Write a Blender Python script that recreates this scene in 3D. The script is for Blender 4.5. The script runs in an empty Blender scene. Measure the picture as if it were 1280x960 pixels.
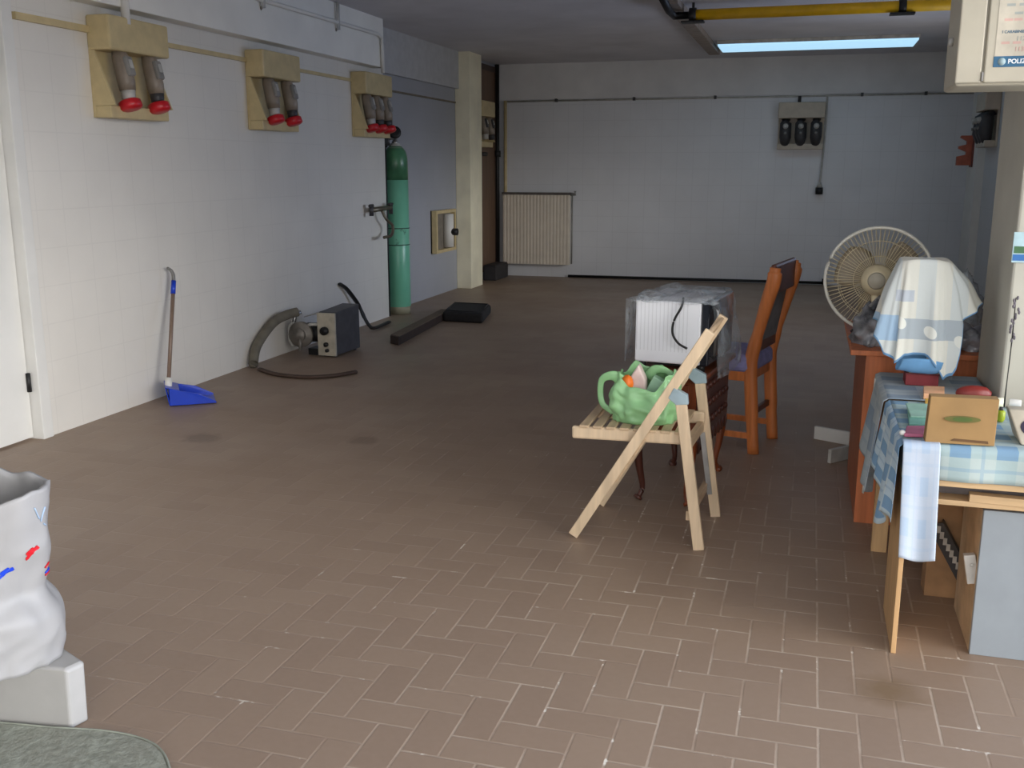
import bpy, bmesh, math, random
from mathutils import Vector, Matrix, noise
random.seed(7)
S = bpy.context.scene
C = S.collection
PI = math.pi
V = Vector

# ------------------------------------------------------------------ camera
F = 1250.0
PITCH = math.atan(271 / F)
YAW = math.atan(375 / math.hypot(F, 271))
H = 1.42
fy = V((-math.sin(YAW), math.cos(YAW), 0))
RX = V((math.cos(YAW), math.sin(YAW), 0))
FW = fy * math.cos(PITCH) - V((0, 0, 1)) * math.sin(PITCH)
UP = V((0, 0, 1)) * math.cos(PITCH) + fy * math.sin(PITCH)
CAM = V((0, 0, H))
cd = bpy.data.cameras.new('camera')
cam = bpy.data.objects.new('camera', cd)
C.objects.link(cam)
m = Matrix((RX, UP, -FW)).transposed().to_4x4()
m.translation = CAM
cam.matrix_world = m
cd.sensor_width = 36
cd.lens = 36 * F / 1280
cd.clip_start = 0.05
S.camera = cam


def ray(x, y):
    return RX * ((x - 640) / F) - UP * ((y - 480) / F) + FW


def fl(x, y, z=0.0):                      # photo point on the horizontal plane at height z
    d = ray(x, y)
    return CAM + d * ((z - H) / d.z)


def pl(x, y, ax, v):                      # photo point on the plane axis = v
    d = ray(x, y)
    return CAM + d * ((v - CAM[ax]) / d[ax])


# ------------------------------------------------------------------ materials
def lin(c):
    return tuple(((v / 255) / 12.92 if v / 255 <= .04045 else ((v / 255 + .055) / 1.055) ** 2.4) for v in c) + (1.0,)


def new_mat(name):
    mt = bpy.data.materials.new(name)
    mt.use_nodes = True
    nt = mt.node_tree
    return mt, nt, nt.nodes['Principled BSDF']


def MA(nt, op, a, b=None, c=None):
    n = nt.nodes.new('ShaderNodeMath')
    n.operation = op
    for i, v in enumerate((a, b, c)):
        if v is None:
            continue
        if isinstance(v, (int, float)):
            n.inputs[i].default_value = v
        else:
            nt.links.new(v, n.inputs[i])
    return n.outputs[0]


def MIX(nt, fac, a, b):
    n = nt.nodes.new('ShaderNodeMix')
    n.data_type = 'RGBA'
    for sock, v in ((n.inputs[0], fac), (n.inputs[6], a), (n.inputs[7], b)):
        if isinstance(v, (int, float, tuple)):
            sock.default_value = v
        else:
            nt.links.new(v, sock)
    return n.outputs[2]


def NOI(nt, scale, detail=3.0, coord=None, rough=.5):
    n = nt.nodes.new('ShaderNodeTexNoise')
    n.inputs['Scale'].default_value = scale
    n.inputs['Detail'].default_value = detail
    n.inputs['Roughness'].default_value = rough
    if coord is None:
        t = nt.nodes.new('ShaderNodeTexCoord')
        coord = t.outputs['Object']
    nt.links.new(coord, n.inputs['Vector'])
    return n.outputs['Fac']


def RAMP(nt, v, lo, hi):
    n = nt.nodes.new('ShaderNodeMapRange')
    nt.links.new(v, n.inputs[0])
    n.inputs[1].default_value = lo
    n.inputs[2].default_value = hi
    return n.outputs[0]


def BUMP(nt, b, h, strength=.3, dist=.01):
    n = nt.nodes.new('ShaderNodeBump')
    n.inputs['Strength'].default_value = strength
    n.inputs['Distance'].default_value = dist
    nt.links.new(h, n.inputs['Height'])
    nt.links.new(n.outputs[0], b.inputs['Normal'])


MATS = {}


def mat(name, rgb, rough=.6, metal=0.0, var=.12, scale=12, bump=0.0, spec=.5, stretch=None):
    if name in MATS:
        return MATS[name]
    mt, nt, b = new_mat(name)
    c = lin(rgb)
    coord = None
    if stretch:
        t = nt.nodes.new('ShaderNodeTexCoord')
        mp = nt.nodes.new('ShaderNodeMapping')
        mp.inputs['Scale'].default_value = stretch
        nt.links.new(t.outputs['Object'], mp.inputs[0])
        coord = mp.outputs[0]
    n = NOI(nt, scale, 4, coord)
    d = tuple(v * (1 - 2 * var) for v in c[:3]) + (1,)
    u = tuple(min(1, v * (1 + 1.2 * var)) for v in c[:3]) + (1,)
    nt.links.new(MIX(nt, RAMP(nt, n, .3, .7), d, u), b.inputs['Base Color'])
    b.inputs['Roughness'].default_value = rough
    b.inputs['Metallic'].default_value = metal
    b.inputs['Specular IOR Level'].default_value = spec
    if bump:
        BUMP(nt, b, n, bump, .01)
    MATS[name] = mt
    return mt


def wood(name, rgb, rough=.5, axis=0, var=.2):
    st = [26, 26, 26]
    st[axis] = 2.2
    return mat(name, rgb, rough, 0, var, 1.6, .05, .4, tuple(st))


def pos(nt):
    g = nt.nodes.new('ShaderNodeNewGeometry')
    s = nt.nodes.new('ShaderNodeSeparateXYZ')
    nt.links.new(g.outputs['Position'], s.inputs[0])
    return s.outputs[0], s.outputs[1], s.outputs[2], g.outputs['Position']


def floor_mat():
    mt, nt, b = new_mat('herringbone_clay_tiles')
    x, y, z, P = pos(nt)
    u = .1
    px = MA(nt, 'DIVIDE', MA(nt, 'ADD', x, .198), u)
    py = MA(nt, 'DIVIDE', MA(nt, 'SUBTRACT', y, 2.372), u)
    i = MA(nt, 'FLOOR', px)
    j = MA(nt, 'FLOOR', py)
    fx = MA(nt, 'SUBTRACT', px, i)
    fyy = MA(nt, 'SUBTRACT', py, j)
    mm = MA(nt, 'FLOORED_MODULO', MA(nt, 'SUBTRACT', i, j), 4.0)
    is0 = MA(nt, 'COMPARE', mm, 0.0, .25)
    is1 = MA(nt, 'COMPARE', mm, 1.0, .25)
    is2 = MA(nt, 'COMPARE', mm, 2.0, .25)
    is3 = MA(nt, 'COMPARE', mm, 3.0, .25)
    # distance to each edge, raised where the edge is inside a tile
    dl = MA(nt, 'ADD', fx, is2)
    dr = MA(nt, 'ADD', MA(nt, 'SUBTRACT', 1.0, fx), is1)
    db = MA(nt, 'ADD', fyy, is3)
    dt = MA(nt, 'ADD', MA(nt, 'SUBTRACT', 1.0, fyy), is0)
    d = MA(nt, 'MINIMUM', MA(nt, 'MINIMUM', dl, dr), MA(nt, 'MINIMUM', db, dt))
    jag = MA(nt, 'MULTIPLY', MA(nt, 'SUBTRACT', NOI(nt, 60, 2, P), .5), .03)
    g = RAMP(nt, MA(nt, 'ADD', d, jag), .045, .02)
    # tile id for a slight difference of tone
    ti = MA(nt, 'SUBTRACT', i, is2)
    tj = MA(nt, 'SUBTRACT', j, is3)
    cmb = nt.nodes.new('ShaderNodeCombineXYZ')
    nt.links.new(ti, cmb.inputs[0])
    nt.links.new(tj, cmb.inputs[1])
    wn = nt.nodes.new('ShaderNodeTexWhiteNoise')
    nt.links.new(cmb.outputs[0], wn.inputs['Vector'])
    base = MIX(nt, wn.outputs['Value'], lin((149, 128, 110)), lin((157, 136, 117)))
    blot = RAMP(nt, NOI(nt, 1.3, 5, P), .35, .7)
    base = MIX(nt, MA(nt, 'MULTIPLY', blot, .35), base, lin((142, 120, 102)))
    fine = RAMP(nt, NOI(nt, 45, 3, P), .35, .75)
    base = MIX(nt, MA(nt, 'MULTIPLY', fine, .12), base, lin((172, 150, 132)))
    # patchy pale joints; daylight sheen painted in as a paler oval
    dx = MA(nt, 'DIVIDE', MA(nt, 'SUBTRACT', x, -.1), 1.5)
    dy = MA(nt, 'DIVIDE', MA(nt, 'SUBTRACT', y, 2.6), 2.4)
    rr = MA(nt, 'SQRT', MA(nt, 'ADD', MA(nt, 'MULTIPLY', dx, dx), MA(nt, 'MULTIPLY', dy, dy)))
    zone = RAMP(nt, rr, 1.05, .35)
    patch = RAMP(nt, NOI(nt, 5.5, 3, P), .36, .62)
    gv = MA(nt, 'MULTIPLY', g, MA(nt, 'ADD', MA(nt, 'MULTIPLY', MA(nt, 'MULTIPLY', zone, patch), .5), .03))
    col = MIX(nt, gv, base, lin((205, 190, 172)))
    fleck = MA(nt, 'MULTIPLY', RAMP(nt, NOI(nt, 9, 4, P, .7), .61, .66), g)
    fleck = MA(nt, 'MULTIPLY', fleck, RAMP(nt, rr, 1.5, .3))
    col = MIX(nt, fleck, col, lin((235, 228, 215)))
    # oily stains
    for (sx, sy, sr, cc) in ((.285, 2.73, .055, (120, 98, 66)), (-2.2, 4.7, .1, (105, 86, 74)), (-3.05, 4.5, .12, (100, 84, 74)), (.29, 2.72, .12, (128, 106, 82))):
        ax = MA(nt, 'SUBTRACT', x, sx)
        ay = MA(nt, 'SUBTRACT', y, sy)
        r2 = MA(nt, 'SQRT', MA(nt, 'ADD', MA(nt, 'MULTIPLY', ax, ax), MA(nt, 'MULTIPLY', ay, ay)))
        r2 = MA(nt, 'ADD', r2, MA(nt, 'MULTIPLY', MA(nt, 'SUBTRACT', NOI(nt, 14, 3, P), .5), .12))
        col = MIX(nt, MA(nt, 'MULTIPLY', RAMP(nt, r2, sr, sr * .5), .5), col, lin(cc))
    nt.links.new(col, b.inputs['Base Color'])
    rg = MA(nt, 'ADD', MA(nt, 'MULTIPLY', blot, .12), .42)
    nt.links.new(rg, b.inputs['Roughness'])
    b.inputs['Specular IOR Level'].default_value = .4
    BUMP(nt, b, MA(nt, 'SUBTRACT', MA(nt, 'MULTIPLY', fine, .15), g), .25, .003)
    return mt


def tile_wall(name, rgb, ax, period=.2, line=.1, rough=.4):
    mt, nt, b = new_mat(name)
    x, y, z, P = pos(nt)
    h = (x, y)[ax]
    f1 = MA(nt, 'FRACT', MA(nt, 'DIVIDE', MA(nt, 'ADD', h, 20.03), period))
    f2 = MA(nt, 'FRACT', MA(nt, 'DIVIDE', MA(nt, 'ADD', z, 20.0), period))
    d1 = MA(nt, 'MINIMUM', f1, MA(nt, 'SUBTRACT', 1.0, f1))
    d2 = MA(nt, 'MINIMUM', f2, MA(nt, 'SUBTRACT', 1.0, f2))
    g = RAMP(nt, MA(nt, 'MINIMUM', d1, d2), .022, .008)
    c = lin(rgb)
    n = RAMP(nt, NOI(nt, 2.2, 4, P), .3, .7)
    base = MIX(nt, n, tuple(v * .93 for v in c[:3]) + (1,), c)
    nt.links.new(MIX(nt, MA(nt, 'MULTIPLY', g, line), base, lin((90, 88, 86))), b.inputs['Base Color'])
    b.inputs['Roughness'].default_value = rough
    return mt


def uv_of(nt):
    t = nt.nodes.new('ShaderNodeTexCoord')
    s = nt.nodes.new('ShaderNodeSeparateXYZ')
    nt.links.new(t.outputs['UV'], s.inputs[0])
    return s.outputs[0], s.outputs[1]


def plaid_mat(name, base, c1, c2, nu, nv, hem=None, hemv=.95, dots=None, rough=.8, w=.45):
    """a woven check laid out on the cloth's own UVs"""
    mt, nt, b = new_mat(name)
    u, v = uv_of(nt)
    fu = MA(nt, 'FRACT', MA(nt, 'MULTIPLY', u, nu))
    fv = MA(nt, 'FRACT', MA(nt, 'MULTIPLY', v, nv))
    a = MA(nt, 'LESS_THAN', fu, w)
    c = MA(nt, 'LESS_THAN', fv, w)
    col = MIX(nt, MA(nt, 'MULTIPLY', a, .6), lin(base), lin(c1))
    col = MIX(nt, MA(nt, 'MULTIPLY', c, .6), col, lin(c1))
    col = MIX(nt, MA(nt, 'MULTIPLY', a, c), col, lin(c2))
    t1 = MA(nt, 'LESS_THAN', MA(nt, 'ABSOLUTE', MA(nt, 'SUBTRACT', fu, .72)), .04)
    t2 = MA(nt, 'LESS_THAN', MA(nt, 'ABSOLUTE', MA(nt, 'SUBTRACT', fv, .72)), .04)
    col = MIX(nt, MA(nt, 'MULTIPLY', MA(nt, 'MAXIMUM', t1, t2), .4), col, lin(c2))
    nt.links.new(col, b.inputs['Base Color'])
    b.inputs['Roughness'].default_value = rough
    b.inputs['Specular IOR Level'].default_value = .2
    BUMP(nt, b, NOI(nt, 60, 2), .15, .004)
    return mt


def tea_mat():
    """printed tea cloth: cream squares, one grey-blue band with cream dots, blue border"""
    mt, nt, b = new_mat('printed_tea_cloth')
    tc = nt.nodes.new('ShaderNodeTexCoord')
    sp = nt.nodes.new('ShaderNodeSeparateXYZ')
    nt.links.new(tc.outputs['Object'], sp.inputs[0])
    X, Z = sp.outputs[0], sp.outputs[2]
    u, v = uv_of(nt)
    col = MIX(nt, MA(nt, 'LESS_THAN', MA(nt, 'FRACT', MA(nt, 'MULTIPLY', MA(nt, 'ADD', X, 1.02), 9.0)), .5), lin((222, 222, 212)), lin((210, 216, 214)))
    band = MA(nt, 'LESS_THAN', MA(nt, 'ABSOLUTE', MA(nt, 'SUBTRACT', Z, .145)), .036)
    col = MIX(nt, band, col, lin((176, 186, 192)))
    fx = MA(nt, 'SUBTRACT', MA(nt, 'FRACT', MA(nt, 'MULTIPLY', MA(nt, 'ADD', X, 1.0), 10.0)), .3)
    fz = MA(nt, 'MULTIPLY', MA(nt, 'SUBTRACT', MA(nt, 'ADD', Z, MA(nt, 'MULTIPLY', X, .3)), .145), 10.0)
    rr = MA(nt, 'SQRT', MA(nt, 'ADD', MA(nt, 'MULTIPLY', fx, fx), MA(nt, 'MULTIPLY', fz, fz)))
    col = MIX(nt, MA(nt, 'LESS_THAN', rr, .21), col, lin((228, 230, 222)))
    blk = MA(nt, 'MULTIPLY', MA(nt, 'LESS_THAN', X, -.075), MA(nt, 'LESS_THAN', MA(nt, 'ABSOLUTE', MA(nt, 'SUBTRACT', Z, .145)), .045))
    col = MIX(nt, blk, col, lin((168, 196, 220)))
    bl2 = MA(nt, 'MULTIPLY', MA(nt, 'LESS_THAN', MA(nt, 'ABSOLUTE', MA(nt, 'ADD', X, .06)), .03), MA(nt, 'LESS_THAN', MA(nt, 'ABSOLUTE', MA(nt, 'SUBTRACT', Z, .26)), .02))
    col = MIX(nt, bl2, col, lin((190, 198, 206)))
    col = MIX(nt, MA(nt, 'GREATER_THAN', v, .978), col, lin((120, 164, 204)))
    nt.links.new(col, b.inputs['Base Color'])
    b.inputs['Roughness'].default_value = .85
    b.inputs['Specular IOR Level'].default_value = .2
    BUMP(nt, b, NOI(nt, 60, 2), .15, .004)
    return mt


def film_mat(name, rgb, alpha, rough=.12):
    """thin clear plastic film: mostly see-through with a glossy skin"""
    mt, nt, b = new_mat(name)
    b.inputs['Base Color'].default_value = lin(rgb)
    b.inputs['Roughness'].default_value = rough
    b.inputs['Specular IOR Level'].default_value = .9
    n = RAMP(nt, NOI(nt, 9, 4), .4, .75)
    nt.links.new(MA(nt, 'ADD', MA(nt, 'MULTIPLY', n, alpha), alpha * .5), b.inputs['Alpha'])
    BUMP(nt, b, NOI(nt, 14, 4), .6, .02)
    return mt


def emit_mat(name, rgb, strength):
    mt, nt, b = new_mat(name)
    b.inputs['Base Color'].default_value = lin(rgb)
    b.inputs['Emission Color'].default_value = lin(rgb)
    b.inputs['Emission Strength'].default_value = strength
    return mt


# ------------------------------------------------------------------ mesh building
class MB:
    def __init__(self):
        self.bm = bmesh.new()
        self.uv = None

    def _add(self, verts, faces, smooth=False):
        vs = [self.bm.verts.new(v) for v in verts]
        for f in faces:
            try:
                fc = self.bm.faces.new([vs[i] for i in f])
                fc.smooth = smooth
            except ValueError:
                pass
        return self

    def box(self, a, b, M=None):
        (x0, y0, z0), (x1, y1, z1) = a, b
        p = [V((x, y, z)) for z in (z0, z1) for y in (y0, y1) for x in (x0, x1)]
        if M is not None:
            p = [M @ q for q in p]
        return self._add(p, [(0, 2, 3, 1), (4, 5, 7, 6), (0, 1, 5, 4), (2, 6, 7, 3), (0, 4, 6, 2), (1, 3, 7, 5)])

    def hexa(self, bottom, top):
        n = len(bottom)
        fs = [tuple(reversed(range(n))), tuple(range(n, 2 * n))]
        fs += [(i, (i + 1) % n, n + (i + 1) % n, n + i) for i in range(n)]
        return self._add([V(p) for p in list(bottom) + list(top)], fs)

    def bar(self, a, b, w, d, up=(0, 0, 1)):
        """square bar from a to b, w across (along up x axis), d along up"""
        a, b = V(a), V(b)
        t = (b - a).normalized()
        u = V(up)
        s = t.cross(u).normalized()
        u = s.cross(t).normalized()
        o = [s * (w / 2) + u * (d / 2), -s * (w / 2) + u * (d / 2), -s * (w / 2) - u * (d / 2), s * (w / 2) - u * (d / 2)]
        return self.hexa([a + q for q in o], [b + q for q in o])

    def tube(self, pts, r, seg=10, cap=True, flat=1.0, up=(0, 0, 1)):
        pts = [V(p) for p in pts]
        rs = r if isinstance(r, (list, tuple)) else [r] * len(pts)
        rings = []
        for i, p in enumerate(pts):
            t = (pts[min(i + 1, len(pts) - 1)] - pts[max(i - 1, 0)]).normalized()
            u = V(up)
            if abs(t.dot(u)) > .95:
                u = V((1, 0, 0)) if abs(t.x) < .9 else V((0, 1, 0))
            s = t.cross(u).normalized()
            w = s.cross(t).normalized()
            rings.append([p + s * (math.cos(2 * PI * k / seg) * rs[i]) + w * (math.sin(2 * PI * k / seg) * rs[i] * flat) for k in range(seg)])
        verts = [v for g in rings for v in g]
        fs = []
        for i in range(len(rings) - 1):
            for k in range(seg):
                fs.append((i * seg + k, i * seg + (k + 1) % seg, (i + 1) * seg + (k + 1) % seg, (i + 1) * seg + k))
        if cap:
            fs.append(tuple(reversed(range(seg))))
            fs.append(tuple((len(rings) - 1) * seg + k for k in range(seg)))
        return self._add(verts, fs, True)

    def lathe(self, prof, center=(0, 0, 0), seg=32, axis=None, cap=True):
        """profile of (r, h) turned about an axis (default z)"""
        c = V(center)
        q = V((0, 0, 1)).rotation_difference(V(axis)) if axis is not None else None
        verts = []
        for r, h in prof:
            for k in range(seg):
                p = V((r * math.cos(2 * PI * k / seg), r * math.sin(2 * PI * k / seg), h))
                if q:
                    p = q @ p
                verts.append(c + p)
        fs = []
        for i in range(len(prof) - 1):
            for k in range(seg):
                fs.append((i * seg + k, i * seg + (k + 1) % seg, (i + 1) * seg + (k + 1) % seg, (i + 1) * seg + k))
        if cap:
            fs.append(tuple(reversed(range(seg))))
            fs.append(tuple((len(prof) - 1) * seg + k for k in range(seg)))
        return self._add(verts, fs, True)

    def prism(self, poly, a, b, M=None):
        """polygon given in 3-D swept from offset a to offset b"""
        a, b = V(a), V(b)
        lo = [V(p) + a for p in poly]
        hi = [V(p) + b for p in poly]
        if M is not None:
            lo = [M @ p for p in lo]
            hi = [M @ p for p in hi]
        return self.hexa(lo, hi)

    def grid(self, nu, nv, fn, smooth=True, wrap=False):
        if self.uv is None:
            self.uv = self.bm.loops.layers.uv.new('UVMap')
        vs = [[self.bm.verts.new(fn(i / nu, j / nv)) for j in range(nv + 1)] for i in range(nu + (0 if wrap else 1))]
        n = len(vs)
        for i in range(nu):
            for j in range(nv):
                ii = (i + 1) % n if wrap else i + 1
                f = self.bm.faces.new((vs[i][j], vs[ii][j], vs[ii][j + 1], vs[i][j + 1]))
                f.smooth = smooth
                for lp, (a, b) in zip(f.loops, ((i, j), (i + 1, j), (i + 1, j + 1), (i, j + 1))):
                    lp[self.uv].uv = (a / nu, b / nv)
        return self

    def blob(self, c, r, amp=.2, freq=3.0, seed=0.0, flat_bottom=True, nu=36, nv=22):
        c = V(c)

        def fn(u, v):
            th, ph = 2 * PI * u, PI * (.01 + .98 * v)
            d = V((math.cos(th) * math.sin(ph), math.sin(th) * math.sin(ph), -math.cos(ph)))
            k = 1 + amp * noise.noise(d * freq + V((seed, seed * 1.7, 0))) + amp * .5 * noise.noise(d * freq * 2.7 + V((0, seed, 3)))
            p = V((d.x * r[0] * k, d.y * r[1] * k, d.z * r[2] * k))
            if flat_bottom:
                p.z = max(p.z, -r[2] * .75)
            return c + p
        self.grid(nu, nv, fn, wrap=True)
        bmesh.ops.holes_fill(self.bm, edges=[e for e in self.bm.edges if e.is_boundary])
        return self

    def build(self, name, material, parent=None, base=None, bevel=0, local=False, solid=0, sub=0, segs=2):
        me = bpy.data.meshes.new(name)
        bmesh.ops.recalc_face_normals(self.bm, faces=self.bm.faces)
        off = V((0, 0, 0))
        if parent is not None and not local:
            r = parent
            while r.parent:
                r = r.parent
            off = r.location.copy()
        elif base is not None:
            off = V(base)
        if off.length:
            bmesh.ops.translate(self.bm, verts=self.bm.verts, vec=-off)
        self.bm.to_mesh(me)
        self.bm.free()
        o = bpy.data.objects.new(name, me)
        C.objects.link(o)
        if parent is not None:
            o.parent = parent
        elif base is not None:
            o.location = V(base)
        me.materials.append(material)
        if solid:
            md = o.modifiers.new('thickness', 'SOLIDIFY')
            md.thickness = solid
            md.offset = 0
        if bevel:
            md = o.modifiers.new('edge', 'BEVEL')
            md.width = bevel
            md.segments = segs
            md.limit_method = 'ANGLE'
            md.angle_limit = .7
            md.harden_normals = False
        if sub:
            md = o.modifiers.new('smooth', 'SUBSURF')
            md.levels = md.render_levels = sub
        return o


def thing(name, label, cat, loc=(0, 0, 0), rz=0.0, group=None):
    o = bpy.data.objects.new(name, None)
    o.empty_display_size = .1
    C.objects.link(o)
    o.location = loc
    o.rotation_euler = (0, 0, rz)
    return tag(o, label, cat, group)


def tag(o, label, cat, group=None, kind=None):
    o['label'] = label
    o['category'] = cat
    if group:
        o['group'] = group
    if kind:
        o['kind'] = kind
    return o


def struct(o):
    o['kind'] = 'structure'
    return o


def text_mesh(body, size, material, name, parent, M, bold=0.0):
    cu = bpy.data.curves.new('txt', 'FONT')
    cu.body = body
    cu.size = size
    cu.extrude = .0004
    cu.offset = bold
    to = bpy.data.objects.new('txt', cu)
    C.objects.link(to)
    dg = bpy.context.evaluated_depsgraph_get()
    me = bpy.data.meshes.new_from_object(to.evaluated_get(dg))
    bpy.data.objects.remove(to)
    me.transform(M)
    r = parent
    while r.parent:
        r = r.parent
    me.transform(Matrix.Translation(-r.location))
    me.materials.clear()
    me.materials.append(material)
    o = bpy.data.objects.new(name, me)
    C.objects.link(o)
    o.parent = parent
    return o


def smooth_path(pts, n=8):
    """Catmull-Rom through pts"""
    pts = [V(p) for p in pts]
    P = [pts[0] * 2 - pts[1]] + pts + [pts[-1] * 2 - pts[-2]]
    out = []
    for i in range(1, len(P) - 2):
        for k in range(n):
            t = k / n
            a, b, c, d = P[i - 1], P[i], P[i + 1], P[i + 2]
            out.append(.5 * ((2 * b) + (c - a) * t + (2 * a - 5 * b + 4 * c - d) * t * t + (3 * b - a - 3 * c + d) * t ** 3))
    out.append(pts[-1])
    return out


# ------------------------------------------------------------------ palette
m_white = mat('white_paint', (226, 225, 220), .55, var=.03, scale=3)
m_ceil = mat('grey_ceiling_plaster', (214, 213, 218), .9, var=.05, scale=2)
m_pillar = mat('cream_plaster', (244, 238, 212), .8, var=.05, scale=4, bump=.05)
m_beige = mat('beige_enamel', (205, 186, 140), .45, var=.06)
m_greyp = mat('grey_plastic', (140, 138, 134), .4)
m_dgrey = mat('dark_grey_plastic', (62, 61, 63), .45)
m_lgrey = mat('light_grey_plastic', (190, 188, 182), .4)
m_black = mat('black_rubber', (24, 24, 25), .5)
m_red = mat('red_plastic', (200, 28, 40), .35, var=.08)
m_steel = mat('steel', (165, 165, 165), .35, .9)
m_brass = mat('tarnished_brass', (120, 112, 96), .4, .7)
m_birch = wood('pale_birch', (216, 192, 160), .5, 2, .08)
m_birchx = wood('pale_birch_slats', (196, 170, 138), .5, 1, .1)
m_brownw = wood('reddish_brown_wood', (128, 66, 36), .35, 2)
m_darkw = wood('dark_brown_wood', (86, 48, 38), .35, 2)
m_orangew = wood('orange_brown_veneer', (206, 122, 78), .45, 2, .12)
m_ply = wood('plywood', (198, 160, 114), .55, 2, .1)
m_plyx = wood('plywood_edge', (198, 168, 128), .55, 0, .1)
m_card = mat('tan_cardboard', (150, 118, 74), .8, var=.06)
m_cream = mat('cream_enamel', (186, 179, 160), .4, var=.03)
m_fanb = mat('dusty_beige_plastic', (222, 208, 172), .45, var=.06)

# ------------------------------------------------------------------ setting
ZC = 2.71
YO = 0.5                                  # the open garage front
struct(MB().box((-4.6, YO, -.12), (2.3, 13.3, 0)).build('floor', floor_mat()))
struct(MB().box((-14, -14, -.16), (14, YO, -.02)).build('ground', mat('pale_concrete', (200, 196, 188), .9, bump=.1)))
struct(MB().box((-4.6, YO, ZC), (2.3, 13.3, ZC + .15)).build('ceiling', m_ceil))
m_wl = tile_wall('white_tiles_left', (232, 228, 220), 1, .2, .06, .38)
m_wb = tile_wall('white_tiles_back', (230, 231, 234), 0, .2, .08, .4)
w = MB()
w.box((-4.4, YO, 0), (-3.86, 3.3, ZC)).box((-4.4, 3.3, 2.3), (-3.86, 4.30, ZC)).box((-4.4, 4.30, 0), (-3.86, 8.92, ZC))
struct(w.build('wall_left', m_wl))
struct(MB().box((-4.4, 8.92, 0), (-4.0, 13.1, ZC)).build('wall_left_recess', tile_wall('shaded_tiles_recess', (166, 170, 180), 1, .2, .06, .4)))  # same tiles in darker grey blue, the recess shade put into the colour
struct(MB().box((-4.4, 12.9, 0), (2.2, 13.2, 2.27)).build('wall_back', m_wb))
struct(MB().box((-3.97, 12.865, 2.27), (1.77, 12.9, ZC)).build('trim_1', mat('grey_white_plaster', (226, 225, 224), .8, var=.04, scale=3)))
# right wall with an open window beyond the table (light comes in there)
w = MB()
w.box((1.77, 3.58, 0), (2.2, 7.2, ZC)).box((1.77, 7.2, 0), (2.2, 10.2, .95)).box((1.77, 7.2, 2.1), (2.2, 10.2, ZC)).box((1.77, 10.2, 0), (2.2, 13.1, ZC))
struct(w.build('wall_right', tile_wall('white_tiles_right', (205, 207, 210), 1, .2, .1, .4)))
w = MB()
for (y0, y1, z0, z1) in ((7.2, 7.26, .95, 2.1), (10.14, 10.2, .95, 2.1), (7.26, 10.14, .95, 1.0), (7.26, 10.14, 2.05, 2.1), (8.67, 8.73, 1.0, 2.05)):
    w.box((1.85, y0, z0), (1.92, y1, z1))
struct(w.build('window_1', m_white))
struct(MB().box((-4.4, YO - .1, 2.45), (2.2, YO, ZC)).box((-4.4, YO - .1, 0), (-1.5, YO, 2.45)).build('wall_front_unseen', m_white))  # unseen; left segment added to shade the sack from frontal light
# boxed beams along the left wall
struct(MB().box((-3.86, YO, 2.29), (-3.74, 8.68, ZC)).build('trim_2', mat('white_plaster_beam', (243, 241, 234), .8, var=.03, scale=3), bevel=.006))
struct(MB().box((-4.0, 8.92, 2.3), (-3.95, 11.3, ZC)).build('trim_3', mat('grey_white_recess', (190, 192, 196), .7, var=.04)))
# pillar on the left, alcove behind
struct(MB().box((-4.0, 11.3, 0), (-3.815, 11.73, ZC)).build('pillar', m_pillar, bevel=.008))
# flat-backed door in the alcove
d = MB().box((-4.0, 11.8, .1), (-3.975, 12.82, 2.67)).build('door_2', wood('brown_door_wood', (112, 88, 70), .5, 2, .1), bevel=.004)
struct(d)
MB().box((-3.975, 11.8, .1), (-3.965, 11.86, 2.67)).box((-3.975, 12.76, .1), (-3.965, 12.82, 2.67)).box((-3.975, 11.86, 2.6), (-3.965, 12.76, 2.67)).build('door_frame', mat('door_frame_brown', (70, 54, 44), .5), d)
MB().tube([(-3.975, 11.95, 1.58), (-3.93, 11.95, 1.58), (-3.93, 12.25, 1.58)], .025).build('door_handle', m_black, d)
# white door at the near left
d = MB().box((-3.95, 3.32, .012), (-3.905, 4.235, 2.28)).build('door_1', m_white, bevel=.003)
struct(d)
MB().box((-3.96, 4.24, 0), (-3.842, 4.315, 2.36)).box((-3.96, 3.25, 2.285), (-3.842, 4.24, 2.36)).build('door_frame', m_white, d, bevel=.004)
for zz in (.26, 1.9):
    MB().tube([(-3.896, 4.23, zz), (-3.896, 4.23, zz + .1)], .012).build('hinge', m_black, d)
# right-hand corner pilaster
struct(MB().box((1.69, 11.95, 0), (1.77, 12.6, ZC)).build('trim_4', m_white))
# near right pillar
struct(MB().box((.645, 3.58, 0), (1.77, 4.06, ZC)).build('pillar_right', mat('off_white_plaster', (190, 187, 174), .8, var=.05, scale=4, bump=.05), bevel=.008))
# ceiling duct running away from the camera
struct(MB().box((-1.19, 8.2, 2.655), (-1.07, 11.95, ZC)).build('trim_5', mat('brown_grey_duct', (150, 138, 128), .7), bevel=.004))

# ------------------------------------------------------------------ pipes and conduits on walls
t = thing('cable_conduit', 'yellowed flat cable conduit running along the left wall between the socket panels', 'conduit', (-3.86, 4.32, 2.15))
MB().box((-3.862, 4.33, 2.14), (-3.835, 4.88, 2.175)).build('conduit_length', m_beige, t)
MB().box((-3.862, 5.43, 2.14), (-3.838, 6.5, 2.168)).build('conduit_length', m_beige, t)
MB().box((-3.862, 7.03, 2.14), (-3.84, 8.2, 2.165)).build('conduit_length', m_beige, t)
MB().box((-4.002, 8.95, 2.14), (-3.985, 11.29, 2.158)).build('conduit_length', mat('grey_brown_conduit', (120, 112, 96), .6), t)  # length in the recess, a darker grey brown

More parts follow.
